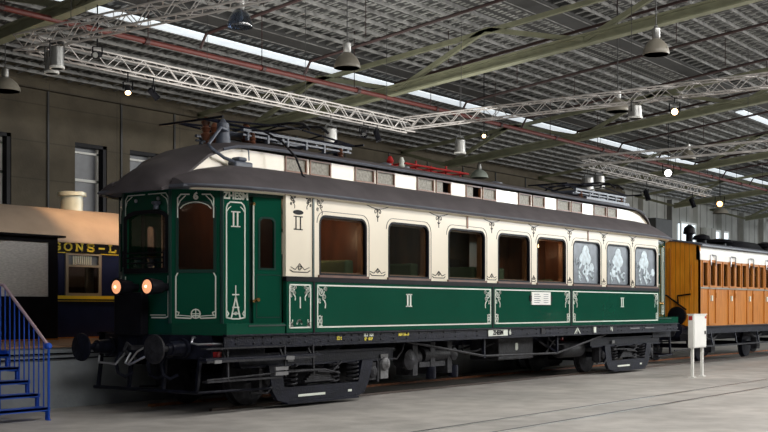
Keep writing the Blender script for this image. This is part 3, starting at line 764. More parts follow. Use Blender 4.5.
# ---- cabs
for end, T in ((0, ID), (1, RE)):
    NOSE = [(0, .04), (-1.12, .31), (-1.6, .96), (-1.6, 2.04), (-1.12, 2.69), (0, 2.96)]
    # lower sill following the full width
    b = MB(T); b.prism([(.0, .0), (-1.33, .0), (-1.62, .9), (-1.62, 2.1), (-1.14, 2.72), (0, 3.0)], 1.23, 1.41); b.build('cab_sill', 'green', car)
    b = MB(T); b.box(-.85, .02, -.01, .0, 1.36, 1.385); b.build('sill_line', 'greend', car)
    for k in range(5):
        A, B = NOSE[k + 1], NOSE[k]         # outward normal on the right hand of A->B
        if k in (2,): A, B = NOSE[3], NOSE[2]
        L = math.hypot(B[0] - A[0], B[1] - A[1]); f = frame3(A, B)
        # f: u from A to B ; outward w
        if k in (0, 4):
            # side with door
            uA = (lambda u: u) if k == 0 else (lambda u: L - u)
            f0 = f
            if k == 4:      # mirrored so the door is next to the body
                f = (lambda ff, LL: (lambda u, v, w: ff(LL - u, v, w)))(f0, L)
            hole = arch(.70, .98, 2.29, 3.08, .06)
            pn = panel_data([(.58, 1.41), (L - .03, 1.41), (L - .03, 3.42), (.58, 3.42)], [hole], lambda u, v, w: f(u, v, w - .05), .05, T).build('cab_door', 'green', car)
            fr = panel_data(arch(.675, 1.005, 2.26, 3.11, .07), [arch(.705, .975, 2.29, 3.08, .06)], lambda u, v, w: f(u, v, w), .008, T).build('door_window_frame', 'greend', pn)
            b = MB(T); b.extr([(.70, 2.29), (.98, 2.29), (.98, 3.08), (.70, 3.08)], lambda u, v, w: f(u, v, w - .03), .006); b.build('pane', 'glassd', pn)
            b = MB(T); b.line([(.64, 1.5), (1.1, 1.5), (1.1, 2.18), (.64, 2.18), (.64, 1.5)], lambda u, v, w: f(u, v, w), .014, .004); b.build('moulding', 'greend', pn)
            b = MB(T); b.lathe(f(.63, 1.78, .0), Vector(f(0, 0, 1)) - Vector(f(0, 0, 0)), [(0, .03), (.04, .02), (.05, .035), (.08, .03)], 10); b.build('door_knob', 'brass', pn, True)
            cp = MB(T); cp.extr([(.0, 1.41), (.50, 1.41), (.50, 3.5), (.0, 3.5)], lambda u, v, w: f(u, v, w - .06), .06); cp = cp.build('corner_panel', 'green', car)
            b = MB(T); b.extr([(.5, 1.41), (.58, 1.41), (.58, 3.5), (.5, 3.5)], lambda u, v, w: f(u, v, w - .08), .03); b.extr([(.5, 3.42), (L, 3.42), (L, 3.5), (.5, 3.5)], lambda u, v, w: f(u, v, w - .05), .05); b.build('door_jamb', 'greend', car)
            b = MB(T); b.tube([f(.55, 1.76, .05), f(.55, 3.3, .05)], .013, 6)
            hr = b.build('handrail', 'lining', car, True)
            for zz in (1.76, 3.3):
                b = MB(T); b.lathe(f(.55, zz, -.03), Vector(f(0, 0, 1)) - Vector(f(0, 0, 0)), [(0, .018), (.1, .026), (.115, .01)], 8); b.build('handrail_bracket', 'brass', hr, True)
            g = lambda u, v, w: f(u, v, w)
            b = MB(T)
            b.line([(.08, 1.5), (.08, 3.22), (.10, 3.27), (.15, 3.31), (.35, 3.31), (.40, 3.27), (.42, 3.22), (.42, 1.5)], g, .022, .006)
            b.line([(.08, 3.15), (.12, 3.21), (.16, 3.24)], g, .013); b.line([(.42, 3.15), (.38, 3.21), (.34, 3.24)], g, .013)
            b.line([(.08, 1.62), (.12, 1.56), (.08, 1.5), (.2, 1.48), (.3, 1.48), (.42, 1.5), (.38, 1.56), (.42, 1.62)], g, .02)
            b.line([(.17, 1.5), (.2, 1.62), (.23, 1.74), (.25, 1.82), (.27, 1.74), (.3, 1.62), (.33, 1.5)], g, .024); b.line([(.25, 1.82), (.25, 2.0)], g, .016); b.line([(.19, 1.86), (.31, 1.86)], g, .02)
            b.line([(.2, 1.56), (.3, 1.56)], g, .02); b.line([(.19, 1.66), (.31, 1.66)], g, .02); b.line(spiral(.25, 1.56, .03, .01, 0, 1), g, .014)
            b.build('white_lining', 'lining', cp)
            if k == 0 or end == 1:
                b = MB(T)
                for q in (.21, .285): b.line([(q, 2.93), (q, 3.16)], g, .026, .006)
                b.line([(.17, 2.93), (.33, 2.93)], g, .018); b.line([(.17, 3.16), (.33, 3.16)], g, .018); b.build('class_numeral', 'lining', cp)
                if end == 0:
                    tx = text_mb('ZHESM', .15, lambda u, v, w: f(.25 + u, 3.405 + v, w), .008, .006, T).build('company_letters', 'lining', cp)
        elif k in (1, 3):
            g = f if k == 1 else (lambda ff, LL: (lambda u, v, w: ff(LL - u, v, w)))(f, L)
            # u=0 is beside the centre face for k==1 (A = nose corner)
            hole = arch(.12, .69, 2.23, 3.29, .08)
            pn = panel_data([(0, 1.41), (L, 1.41), (L, 3.52), (0, 3.52)], [hole], lambda u, v, w: g(u, v, w - .05), .05, T).build('cab_corner_wall', 'green', car)
            fr = panel_data(arch(.09, .72, 2.2, 3.32, .10), [arch(.135, .675, 2.25, 3.28, .08)], lambda u, v, w: g(u, v, w), .012, T).build('window_frame', 'greend', pn)
            b = MB(T); b.extr([(.12, 2.23), (.69, 2.23), (.69, 3.28), (.12, 3.28)], lambda u, v, w: g(u, v, w - .035), .006); b.build('pane', 'glassd', pn)
            b = MB(T)
            b.line([(.12, 3.0 + .06), (.12, 3.36), (.17, 3.42), (.3, 3.42)], g, .018, .016); b.line([(.12, 3.22), (.16, 3.32), (.24, 3.4)], g, .014, .016)
            b.line([(.68, 3.06), (.68, 3.36), (.63, 3.42), (.5, 3.42)], g, .018, .016); b.line([(.68, 3.22), (.64, 3.32), (.56, 3.4)], g, .014, .016)
            b.line([(.16 + .48 * q / 10, 3.2 + .1 * math.sin(PI * q / 10) ** .6) for q in range(11)], g, .014, .016)
            b.line([(.12, 2.2), (.09, 2.14), (.09, 1.5), (.32, 1.49), (.36, 1.53), (.44, 1.53), (.48, 1.49), (.71, 1.5), (.71, 2.14), (.68, 2.2)], g, .02, .006)
            b.line([(.09, 1.54), (.36, 1.52)], g, .012); b.line([(.44, 1.52), (.71, 1.54)], g, .012); b.line([(.4 + .07 * math.cos(t), 1.56 + .07 * math.sin(t)) for t in [2 * PI * q / 12 for q in range(13)]], g, .018)
            b.line([(.33, 1.56), (.47, 1.56)], g, .014); b.line([(.4, 1.5), (.4, 1.62)], g, .014); b.line([(.09, 1.6), (.14, 1.58), (.12, 1.53)], g, .016); b.line([(.71, 1.6), (.66, 1.58), (.68, 1.53)], g, .016)
            b.build('white_lining', 'lining', pn)
            if (k == 1) == (end == 0) or end == 0:
                text_mb('6', .15, lambda u, v, w: g(.4 + (u if k == 1 else -u), 3.39 + v, w), .012, .008, T).build('car_number', 'lining', pn)
            b = MB(T)
            for u_ in (0.0,): b.tube([g(u_, 1.41, 0), g(u_, 3.52, 0)], .03, 6)
            b.tube([g(L, 1.41, 0), g(L, 3.52, 0)], .03, 6); b.build('corner_post', 'greend', pn)
        else:
            hole = arch(.06, L - .06, 2.25, 3.17, .08)
            pn = panel_data([(0, 1.41), (L, 1.41), (L, 3.52), (0, 3.52)], [hole], lambda u, v, w: f(u, v, w - .05), .05, T).build('cab_front_wall', 'green' , car)
            fr = panel_data(arch(.03, L - .03, 2.2, 3.2, .11), [arch(.08, L - .08, 2.28, 3.14, .08)], lambda u, v, w: f(u, v, w), .03, T).build('window_frame', 'black', pn)
            b = MB(T); b.extr([(.08, 2.25), (L - .08, 2.25), (L - .08, 3.16), (.08, 3.16)], lambda u, v, w: f(u, v, w - .035), .006); b.build('pane', 'glassd', pn)
            b = MB(T)
            for zz in (2.36, 2.44, 2.52): b.tube([f(.06, zz, .07), f(L - .06, zz, .07)], .012, 6)
            b.tube([f(.06, 2.3, .07), f(.06, 2.56, .07)], .015, 6); b.tube([f(L - .06, 2.3, .07), f(L - .06, 2.56, .07)], .015, 6); b.build('window_guard_bars', 'black', pn)
            b = MB(T)
            for m_ in (0, 1):
                q = (lambda u: u) if m_ == 0 else (lambda u: L - u)
                b.line([(q(.04), 2.95), (q(.04), 3.38), (q(.1), 3.45), (q(.5), 3.45)], f, .016, .006); b.line([(q(.04), 3.25), (q(.08), 3.36), (q(.2), 3.43)], f, .013, .006)
                b.line([(q(.04), 2.15), (q(.04), 1.52), (q(.1), 1.5), (q(.42), 1.5)], f, .02, .006); b.line([(q(.1), 1.54), (q(.45), 1.54)], f, .012, .006)
            b.build('white_lining', 'lining', pn)
            if end == 0:
                for u_, z_ in ((.3, 3.36), (.82, 3.37)):  # steel studs standing for small light reflections
                    b = MB(T); b.lathe(f(u_, z_, 0), Vector(f(0, 0, 1)) - Vector(f(0, 0, 0)), [(0, .03), (.02, .03), (.03, .012)], 10); b.build('reflection_stud', 'steel', pn, True)
                b = MB(T); b.lathe(f(.82, 3.2, .05), (0, 0, 1), [(0, .05), (.06, .045), (.09, .08), (.12, .07)], 12); b.tube([f(.82, 3.22, 0), f(.82, 3.22, .06)], .02, 6); b.build('roof_bell', 'gearblue', pn, True)
    # gutter and cab ceiling
    b = MB(T); b.prism([(.02, .1), (-1.08, .36), (-1.53, .98), (-1.53, 2.02), (-1.08, 2.64), (.02, 2.9)], 3.47, 3.5); b.build('cab_ceiling', 'inter', car)
    b = MB(T); b.box(-.08, -.03, .2, 2.8, 1.3, 3.45); b.build('cab_bulkhead', 'mahog', car)
    b = MB(T); b.box(-1.2, -.8, 1.2, 1.8, 1.3, 2.3); b.build('driver_desk', 'mahog', car)
    # black apron, buffer beam
    b = MB(T); b.prism([(-.2, .25), (-1.4, .25), (-1.66, .9), (-1.66, 2.1), (-1.4, 2.75), (-.2, 2.75)], .86, 1.235); b.build('buffer_beam', 'under', car)
    for yb in (.65, 2.35):
        b = MB(T); b.lathe((-1.6, yb, 1.03), (-1, 0, 0), [(0, .15), (.05, .15), (.06, .12), (.3, .105), (.31, .08), (.36, .06)], 16); bf = b.build('buffer', 'under', car, True)
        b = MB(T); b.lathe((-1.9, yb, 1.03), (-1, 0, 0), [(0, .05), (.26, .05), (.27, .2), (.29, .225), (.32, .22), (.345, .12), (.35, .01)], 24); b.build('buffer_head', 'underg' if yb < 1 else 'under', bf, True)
    b = MB(T); b.bar((-1.62, 1.5, 1.03), (-1.95, 1.5, 1.03), .07); b.tube([(-1.9, 1.5, 1.03), (-2.0, 1.5, 1.1), (-2.05, 1.5, 1.0), (-1.98, 1.5, .93)], .03, 7); ck = b.build('coupling_hook', 'underg', car, True)
    b = MB(T); b.tube([(-1.98, 1.44, .95), (-2.1, 1.42, .80), (-2.12, 1.3, .78), (-2.05, .9, .95), (-1.98, .8, 1.02)], .018, 7); b.tube([(-2.12, 1.32, .8), (-2.1, 1.15, .98), (-2.02, .95, 1.1)], .014, 6); b.tube([(-1.98, 1.56, .95), (-2.14, 1.6, .78), (-2.16, 1.98, .80), (-2.1, 2.04, .9)], .018, 7); b.build('coupling_link', 'steel', ck, True)
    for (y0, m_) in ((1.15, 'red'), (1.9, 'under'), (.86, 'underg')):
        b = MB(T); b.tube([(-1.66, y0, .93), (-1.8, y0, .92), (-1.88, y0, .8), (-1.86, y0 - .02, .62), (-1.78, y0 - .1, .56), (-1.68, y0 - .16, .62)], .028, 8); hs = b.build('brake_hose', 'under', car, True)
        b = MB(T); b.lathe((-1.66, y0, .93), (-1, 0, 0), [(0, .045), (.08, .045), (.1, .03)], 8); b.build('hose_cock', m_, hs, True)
    b = MB(T); b.tube([(-1.66, .3, .36), (-1.66, 2.7, .36)], .03, 7); b.tube([(-1.66, .3, .36), (-.2, .1, .36)], .022, 6)
    for yy in (.35, 1.1, 1.9, 2.65): b.bar((-1.62, yy, .36), (-1.55, yy, .9), .05)
    b.build('track_guard', 'under', car)
    b = MB(T); b.tube([(-1.63, .38, 1.2), (-1.75, .3, 1.2), (-1.8, .28, 1.12), (-1.75, .2, 1.1), (-1.3, .12, 1.1)], .018, 6); b.build('shunter_handrail', 'steel', car, True)
    if end == 0:
        for yb in (1.02, 1.73):
            b = MB(); b.lathe((-1.6, yb, 1.98), (-1, 0, 0), [(0, .06), (.12, .06), (.14, .1), (.3, .125), (.42, .14), (.42, .125)], 20); hl = b.build('headlamp', 'black', car, True)
            b = MB(); b.lathe((-2.0, yb, 1.98), (-1, 0, 0), [(0, .125), (.01, .125), (.03, .09), (.04, .01)], 20); b.build('lamp_glass', 'lampglass', hl, True)
            b = MB(); b.lathe((-2.045, yb, 1.98), (-1, 0, 0), [(0, .018), (.012, .01)], 8); b.build('filament', 'bulb', hl)
        b = MB(); b.prism([(-1.63, 1.42), (-1.76, 1.45), (-1.76, 2.1), (-1.63, 2.12)], 1.22, 1.9); b.build('coupler_box', 'black', car, bevel=.02)
        b = MB(); b.box(-1.5, -1.42, .02, .12, .85, .98); b.build('red_tap', 'red', car)

lamp_light('cab_fill', (-.75, 1.5, 3.3), 9, (1, .72, .55), .08)  # added light to brighten the cab interior
b = MB(); b.lathe((-.75, 1.5, 3.36), (0, 0, 1), [(0, .02), (.03, .05), (.08, .05), (.11, .03)], 10); b.build('added_cab_lamp', 'white', car, True)  # globe added to go with the cab light
# ---- roofs
NP = 10


def prof_side(xe, ye, zi, yi=.8):
    """lower roof section from eave to clerestory foot, y then z"""
    out = []
    ze = 3.54
    for k in range(NP + 1):
        t = k / NP
        out.append((xe, ye + (yi - ye) * t, ze + (zi - ze) * (math.sin(t * PI / 2) ** .85)))
    out2 = [(x, y, z - .05) for x, y, z in out[::-1]]
    return out + out2


ST = [(-1.72, .86, 3.58), (-1.71, .52, 3.66), (-1.62, .36, 3.70), (-1.45, .25, 3.75), (-1.2, .13, 3.84), (-.9, .05, 3.90), (-.5, -.04, 3.97), (0, -.10, 3.985), (.5, -.12, 3.99)]
for side, T in ((0, ID), (1, FL)):
    st = ST + [(LEN - x, y, z) for x, y, z in ST[::-1]]
    b = MB(T); b.loft([prof_side(*q) for q in st], True, True); ro = b.build('lower_roof', 'roof', car, True)
    b = MB(T); b.tube([(x, y - .01, 3.535) for x, y, z in st], .022, 6); b.build('gutter', 'roof2', ro, True)
    b = MB(T); b.loft([[(x, y + .03, 3.535), (x, y + .1, 3.535), (x, y + .16, 3.47), (x, y + .12, 3.47)] for x, y, z in st[2:-2]], True, True); b.build('cornice', 'cream', ro)
    # clerestory wall with paired lights
    cw = [(.88, 1.46), (1.53, 2.12), (2.82, 3.41), (3.48, 4.07), (4.82, 5.42), (5.49, 6.04), (6.62, 7.22), (7.28, 7.84)]
    cw += [(LEN - 5.98, LEN - 5.42), (LEN - 5.34, LEN - 4.76), (LEN - 4.15, LEN - 3.5), (LEN - 3.43, LEN - 2.84), (LEN - 2.2, LEN - 1.5), (LEN - 1.44, LEN - .86)]
    edge = [(-1.6, 3.55), (-1.33, 3.77), (-1.0, 4.04), (-.7, 4.18), (-.38, 4.27)]
    ol = [(-1.6, 3.55), (LEN + 1.6, 3.55)] + [(LEN - x, z) for x, z in edge] + [(x, z) for x, z in edge[::-1]]
    cl = panel_data(ol, [[(a, 4.02), (c, 4.02), (c, 4.25), (a, 4.25)] for a, c in cw], lambda u, v, w: (u, .84 - w, v), .05, T).build('clerestory_wall', 'cream', car)
    for a, c in cw:
        fr = panel_data([(a, 4.0), (c, 4.0), (c, 4.27), (a, 4.27)], [[(a + .03, 4.03), (c - .03, 4.03), (c - .03, 4.24), (a + .03, 4.24)]], lambda u, v, w: (u, .83 - w, v), .06, T).build('clerestory_window', 'brown', car)
        op = a in (6.62, 5.49)
        b = MB(T); b.box(a + .03, (c - .03) if not op else (a + c) / 2, .80, .81, 4.03, 4.24); b.build('pane', 'mesh', fr)
    # upper roof edge
# upper roof with the front hood
def hood(x, zc_, ze, hw, drop=.045):
    pts = []
    n = 14
    for k in range(n + 1):
        t = -1 + 2 * k / n
        pts.append((x, 1.5 + hw * t, ze + (zc_ - ze) * (1 - abs(t) ** (3.0 if x < 0 or x > LEN else 2.6))))
    return pts + [(x, y, z - drop) for x, y, z in pts[::-1]]


HS = [(-1.88, 3.52, 3.50, .66), (-1.84, 3.66, 3.51, .66), (-1.74, 3.81, 3.54, .67), (-1.5, 3.95, 3.68, .70), (-1.25, 4.05, 3.90, .75), (-1.0, 4.15, 4.09, .78), (-.7, 4.30, 4.22, .8), (-.38, 4.39, 4.30, .81), (0, 4.45, 4.33, .82), (.6, 4.50, 4.34, .83)]
hs = HS + [(LEN - x, a, c_, w_) for x, a, c_, w_ in HS[::-1]]
b = MB(); b.loft([hood(*q) for q in hs], True, True); ro = b.build('upper_roof', 'roof', car, True)
for sg in (-1, 1):
    b = MB(); b.tube([(x, 1.5 + sg * (w_ + .0), e - .02) for x, a, e, w_ in hs[6:-6]], .028, 6); b.build('roof_edge_moulding', 'roof2', ro, True)
for T in (ID, RE):
    b = MB(T); b.prism([(-1.4, .3), (-1.74, .5), (-1.74, 2.5), (-1.4, 2.7), (-1.2, 2.85), (-1.2, .15)], 3.5, 3.545); b.tube([(-1.5, .34, 3.52), (-1.74, .5, 3.52), (-1.74, 2.5, 3.52), (-1.5, 2.66, 3.52)], .018, 6); b.build('visor', 'roof2', ro)


# ---- pantographs
def panto(T, rear=False):
    xs = -.2
    b = MB(T)
    for yy in (.95, 2.05):
        b.box(xs + .2, 2.9, yy - .03, yy + .03, 4.60, 4.645); b.box(xs + .2, 2.9, yy - .02, yy + .02, 4.53, 4.56)
        for k in range(6): b.box(xs + .3 + .5 * k, xs + .34 + .5 * k, yy - .03, yy + .03, 4.46, 4.6)
    for k in range(4): b.box(.1 + .9 * k, .16 + .9 * k, .95, 2.05, 4.56, 4.6)
    p = b.build('pantograph', 'gearblue', car)
    for xx in (.25, 2.6):
        for yy in (.95, 2.05):
            b = MB(T); b.lathe((xx, yy, 4.36), (0, 0, 1), [(0, .07), (.04, .07), (.05, .04), (.08, .06), (.11, .04), (.14, .06), (.17, .04), (.2, .05), (.24, .03)], 12); b.build('insulator', 'mahog', p, True)
    b = MB(T)
    for yy in (1.05, 1.95):       # folded diamond
        b.tube([(1.45, yy, 4.66), (-.65, yy + (.12 if yy < 1.5 else -.12), 4.74)], .022, 6); b.tube([(1.55, yy, 4.66), (3.3, yy + (.12 if yy < 1.5 else -.12), 4.74)], .022, 6)
        b.tube([(-.65, yy + (.12 if yy < 1.5 else -.12), 4.74), (1.2, 1.5 + (yy - 1.5) * .9, 4.84)], .018, 6); b.tube([(3.3, yy + (.12 if yy < 1.5 else -.12), 4.74), (1.7, 1.5 + (yy - 1.5) * .9, 4.84)], .018, 6)
    b.tube([(-.65, .75, 4.74), (-.65, 2.25, 4.74)], .02, 6); b.tube([(3.3, .95, 4.74), (3.3, 2.05, 4.74)], .02, 6)
    b.tube([(1.45, 1.0, 4.66), (1.45, 2.0, 4.66)], .035, 8); b.tube([(1.05, 1.05, 4.84), (1.05, 1.95, 4.7)], .014, 5); b.tube([(2.2, 1.05, 4.8), (2.2, 1.95, 4.7)], .014, 5)
    b.build('folded_arms', 'under', p, True)
    b = MB(T)
    for xx in (1.15, 1.65): b.tube([(xx, .45, 4.72), (xx, .62, 4.84), (xx, .9, 4.88), (xx, 2.1, 4.88), (xx, 2.38, 4.84), (xx, 2.55, 4.72)], .024, 6)
    b.box(1.1, 1.7, 1.1, 1.14, 4.84, 4.87); b.box(1.1, 1.7, 1.86, 1.9, 4.84, 4.87); b.build('collector_bow', 'underg', p, True)
    b = MB(T)
    for yy in (1.25, 1.75): b.tube([(.4, yy, 4.63), (1.3, yy, 4.63)], .045, 8)
    for k in range(9): b.lathe((.45 + .09 * k, 1.25, 4.63), (1, 0, 0), [(0, .06), (.03, .06)], 8)
    b.build('lift_spring', 'underg', p, True)
    b = MB(T); b.box(.1, 2.2, 1.38, 1.62, 4.58, 4.66); b.build('walkway_board', 'gearblue', p)
    return p


panto(ID)
panto(RE)
b = MB(); b.lathe((-.3, 1.1, 4.28), (0, 0, 1), [(0, .17), (.05, .17), (.07, .13), (.3, .11), (.42, .10), (.44, .06), (.5, .03)], 14); b.box(-.55, -.05, .9, 1.25, 4.25, 4.31); b.build('roof_bushing', 'gearblue', car, True)
b = MB(); b.prism([(-.50, .62), (-.08, .62), (-.08, .84), (-.50, .84)], 3.9, 4.04); b.box(-.42, -.22, .62, .8, 4.04, 4.11); b.build('junction_box', 'gearblue', car, bevel=.03)
b = MB(); b.tube([(-.3, 1.0, 4.58), (-.5, .95, 4.6), (-.95, .78, 4.26), (-.95, .70, 4.18), (-.72, .66, 4.06), (-.5, .66, 4.02)], .026, 7); b.build('conduit_pipe', 'gearblue', car, True)
b = MB(); b.tube([(-.1, .70, 4.08), (-.1, .72, 4.32)], .012, 5); b.build('lead_pipe', 'gearblue', car)
b = MB(); b.tube([(.12, .85, 4.62), (.3, .75, 4.62), (.55, .55, 4.45), (.75, .42, 4.2), (.85, .38, 3.95), (.87, .35, 3.86)], .018, 7); b.lathe((.87, .35, 3.80), (0, 0, 1), [(0, .05), (.06, .04), (.09, .02)], 8); b.build('roof_cable', 'black', car, True)
for k, (x, y, z, m_) in enumerate(((-.5, 1.3, 4.75, 'mahog'), (.0, 1.6, 4.78, 'mahog'), (.35, 1.2, 4.75, 'mahog'), (2.9, 1.3, 4.7, 'under'))):
    b = MB(); b.lathe((x, y, 4.42), (0, 0, 1), [(0, .05), (.1, .09), (.13, .05), (.2, .09), (.23, .05), (.3, .08), (.38, .03)], 10); b.build('roof_insulator', m_, car, True)
# grey tray on the rear roof
b = MB(RE); b.box(.1, 2.6, .78, .82, 4.35, 4.45); b.build('roof_rail', 'gearblue', car)
for x in (4.7, 5.3, 9.0):
    b = MB(); b.lathe((x, 1.5, 4.46), (0, 0, 1), [(0, .1), (.05, .1), (.06, .16), (.1, .16), (.13, .05)], 12); b.build('roof_vent', 'roof2', car, True)
b = MB()  # frame and posts added for an unidentified red and white thing behind
for yy in (1.35, 1.75): b.tube([(5.2, yy, 4.62), (7.6, yy, 4.62)], .02, 6)
for k in range(5): b.tube([(5.25 + .57 * k, 1.35, 4.62), (5.25 + .57 * k, 1.75, 4.62)], .02, 6); b.tube([(5.3 + .57 * k, 1.55, 4.48), (5.3 + .57 * k, 1.55, 4.70 + .05 * (k % 2))], .025, 6)
b.build('red_frame_standin', 'red', car, True)
b = MB(); b.lathe((5.15, 1.4, 4.46), (0, 0, 1), [(0, .07), (.06, .05), (.1, .07), (.14, .05), (.2, .06), (.28, .03)], 12); b.build('white_post_standin', 'lining', car, True)
b = MB(); b.lathe((4.75, 1.4, 4.46), (0, 0, 1), [(0, .06), (.06, .08), (.1, .05), (.16, .08), (.26, .03)], 12); b.build('red_post_standin', 'red', car, True)
# step boards at the front
for T in (ID,):
    b = MB(T); b.box(-1.9, .75, -.14, .02, .86, .90); b.build('step_board', 'under', car)
    b = MB(T); b.box(-1.9, .6, -.16, .0, .83, .86); b.box(-1.9, -.2, -.15, -.02, 1.03, 1.05); b.build('step_board', 'underg', car)
    b = MB(T); b.tube([(-1.85, -.1, .57), (-.1, -.1, .62), (.7, -.1, .62)], .018, 6); b.box(-1.85, -.2, -.12, 0, .53, .56); b.build('lower_step', 'underg', car)
    for x in (-1.4, -.1, .6):
        b = MB(T); b.bar((x, -.1, .55), (x, -.08, 1.04), .03); b.bar((x, -.05, .84), (x, .05, 1.04), .03); b.build('step_bracket', 'underg', car)
    for z_ in (.66, .58): b = MB(T); b.box(-.4, -.1, -.165, -.14, z_, z_ + .055); b.build('cast_plate', 'castgrey', car)
    b = MB(T); b.box(-.15, .05, -.165, -.16, .82, .88); b.build('grey_label', 'castgrey', car)
    b = MB(T); b.box(-1.75, -1.6, -.165, -.16, .82, .87); b.build('grey_label', 'castgrey', car)


# ---- bogies
def coil(mb, x, y, z0, z1, r=.08, turns=5, t=.018):
    mb.tube([(x + r * math.cos(2 * PI * k / 8), y + r * math.sin(2 * PI * k / 8), z0 + (z1 - z0) * k / (8 * turns)) for k in range(8 * turns + 1)], t, 5)


def bogie(xc):
    for sd, T in ((0, ID), (1, FL)):
        b = MB(T); b.box(xc - 2.05, xc + 2.05, .30, .40, .70, .90); b.box(xc - 2.05, xc + 2.05, .26, .44, .88, .92); b.box(xc - 2.05, xc + 2.05, .26, .44, .69, .72)
        bg_ = b.build('bogie_frame', 'under', car)
        # trough shaped equalising beam
        for zz, m_ in ((0, 'under'),):
            b = MB(T); P = [(-1.28, .30), (-1.15, .14), (-.95, .09), (.95, .09), (1.15, .14), (1.28, .32), (1.42, .72), (1.10, .72), (.98, .34), (-.98, .34), (-1.06, .72), (-1.36, .72)]
            b.extr([(xc - .1 + u, v) for u, v in P], lambda u, v, w: (u, .20 + w, v), .08); b.extr([(xc - .1 + u, v) for u, v in [(-.95, .06), (.95, .06), (.95, .09), (-.95, .09)]], lambda u, v, w: (u, .16 + w, v), .16); eb = b.build('equaliser_beam', 'under', bg_)
        for xx in (-.85, .25, .8):
            b = MB(T); coil(b, xc + xx, .27, .34, .70, .10); b.build('coil_spring', 'underg', bg_, True)
        b = MB(T)
        for k in range(6): b.box(xc - .55 + .05 * k, xc + .25 - .05 * k, .22, .30, .40 + .035 * k, .43 + .035 * k)
        b.build('leaf_spring', 'underg', bg_)
        for xx in (-1.4, 1.4):
            b = MB(T); b.box(xc + xx - .14, xc + xx + .14, .30, .52, .34, .66); b.lathe((xc + xx, .30, .49), (0, -1, 0), [(0, .12), (.05, .11), (.08, .05)], 12); b.box(xc + xx - .2, xc + xx - .15, .28, .44, .3, .7); b.box(xc + xx + .15, xc + xx + .2, .28, .44, .3, .7); b.build('axle_box', 'underg', bg_)
        b = MB(T); b.tube([(xc - 1.9, .2, .30), (xc - 1.5, .2, .28), (xc - 1.4, .2, .38)], .02, 6); b.tube([(xc - 1.0, .2, .62), (xc - .1, .16, .60), (xc + .3, .16, .52)], .018, 6); b.tube([(xc + .35, .16, .72), (xc + .1, .16, .55), (xc - .3, .16, .58)], .016, 6); b.build('brake_rigging', 'underg', bg_, True)
        if sd == 0:
            b = MB(); b.box(xc - .75, xc - .05, .19, .2, .17, .21); b.box(xc + .58, xc + .68, .19, .2, .18, .22); b.build('white_stencil', 'lining', bg_)
            b = MB(); b.box(xc - 1.0 + .06, xc - .8, .255, .262, .76, .84); b.build('grey_label', 'castgrey', bg_)
    for xx in (-1.4, 1.4):
        b = MB(); b.tube([(xc + xx, .5, .49), (xc + xx, 2.5, .49)], .07, 10); ax = b.build('axle', 'under', car, True)
        for yy, sg in ((.72, 1), (2.28, -1)):
            b = MB(); b.lathe((xc + xx, yy, .49), (0, sg, 0), [(0, .10), (.0, .38), (.005, .44), (.11, .445), (.115, .475), (.145, .475), (.15, .2), (.2, .12), (.25, .1)], 32); b.build('wheel', 'underg', ax, True)
    b = MB(); b.box(xc - .95, xc + .95, .9, 2.1, .30, .88); b.box(xc - .25, xc + .25, .45, 2.55, .6, .98); b.build('bogie_bolster', 'under', car, bevel=.05)


bogie(1.3)
bogie(13.5)

# ---- underfloor equipment
b = MB(); b.box(3.2, 11.8, 1.1, 1.2, .85, 1.2); b.box(3.2, 11.8, 1.8, 1.9, .85, 1.2)
for x in (3.5, 5.2, 7.0, 9.2, 11.0): b.box(x, x + .08, .1, 2.9, 1.0, 1.2)
b.build('cross_members', 'under', car)
for yy in (.14, 2.86):
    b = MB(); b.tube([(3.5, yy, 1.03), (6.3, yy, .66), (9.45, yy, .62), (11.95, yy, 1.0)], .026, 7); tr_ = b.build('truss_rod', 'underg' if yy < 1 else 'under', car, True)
    for x in (6.3, 9.45):
        b = MB(); b.bar((x, yy, .62), (x, yy, 1.03), .05); b.bar((x, yy, .64), (x + (-.5 if x > 8 else .5), yy + (.4 if yy < 1 else -.4), 1.03), .04); b.build('queen_post', 'under', tr_)
b = MB(); b.box(7.35, 8.85, .42, 1.15, .52, 1.0); bt = b.build('battery_box', 'underg', car, bevel=.02)
b = MB(); b.extr(rrect(8.05, 8.17, .72, .88, .04), lambda u, v, w: (u, .42 - w, v), .006); b.build('white_tag', 'lining', bt)
b = MB(); b.lathe((3.9, .55, .68), (1, 0, 0), [(0, .1), (.02, .19), (.5, .19), (.52, .1)], 18); b.lathe((4.5, .5, .72), (1, 0, 0), [(0, .16), (1.1, .16), (1.12, .08)], 16)
for x in (4.15, 4.75, 5.35): b.box(x - .08, x + .08, .35, .75, .35, .98)
b.lathe((4.0, .42, .66), (0, -1, 0), [(0, .2), (.06, .2), (.08, .14), (.12, .05)], 18); b.lathe((5.5, .42, .72), (0, -1, 0), [(0, .14), (.08, .13), (.1, .05)], 14); b.box(4.3, 5.2, .36, .5, .5, .6); ac = b.build('air_compressor', 'underg', car, True)
b = MB()
for x in (4.75, 5.55): b.tube([(x, .4, .5), (x, .4, .26)], .1, 10)
b.build('compressor_sump', 'under', ac, True)
b = MB(); b.lathe((10.3, .62, .66), (1, 0, 0), [(0, .06), (.04, .16), (.1, .2), (1.1, .2), (1.16, .16), (1.2, .06)], 20); b.build('air_reservoir', 'underg', car, True)
for pts_ in ([(5.9, .4, .95), (5.9, .4, .75), (6.6, .5, .75), (7.3, .5, .9)], [(9.0, .35, .9), (9.3, .3, .75), (9.5, .4, .98), (9.8, .4, .8), (10.3, .4, .8)], [(9.2, .3, .62), (9.6, .3, .9), (9.9, .3, .95)], [(3.2, .3, .72), (3.4, .25, .7), (3.5, .2, .85), (3.65, .25, 1.0)]):
    b = MB(); b.tube(pts_, .018, 6); b.build('brake_pipe', 'underg', car, True)
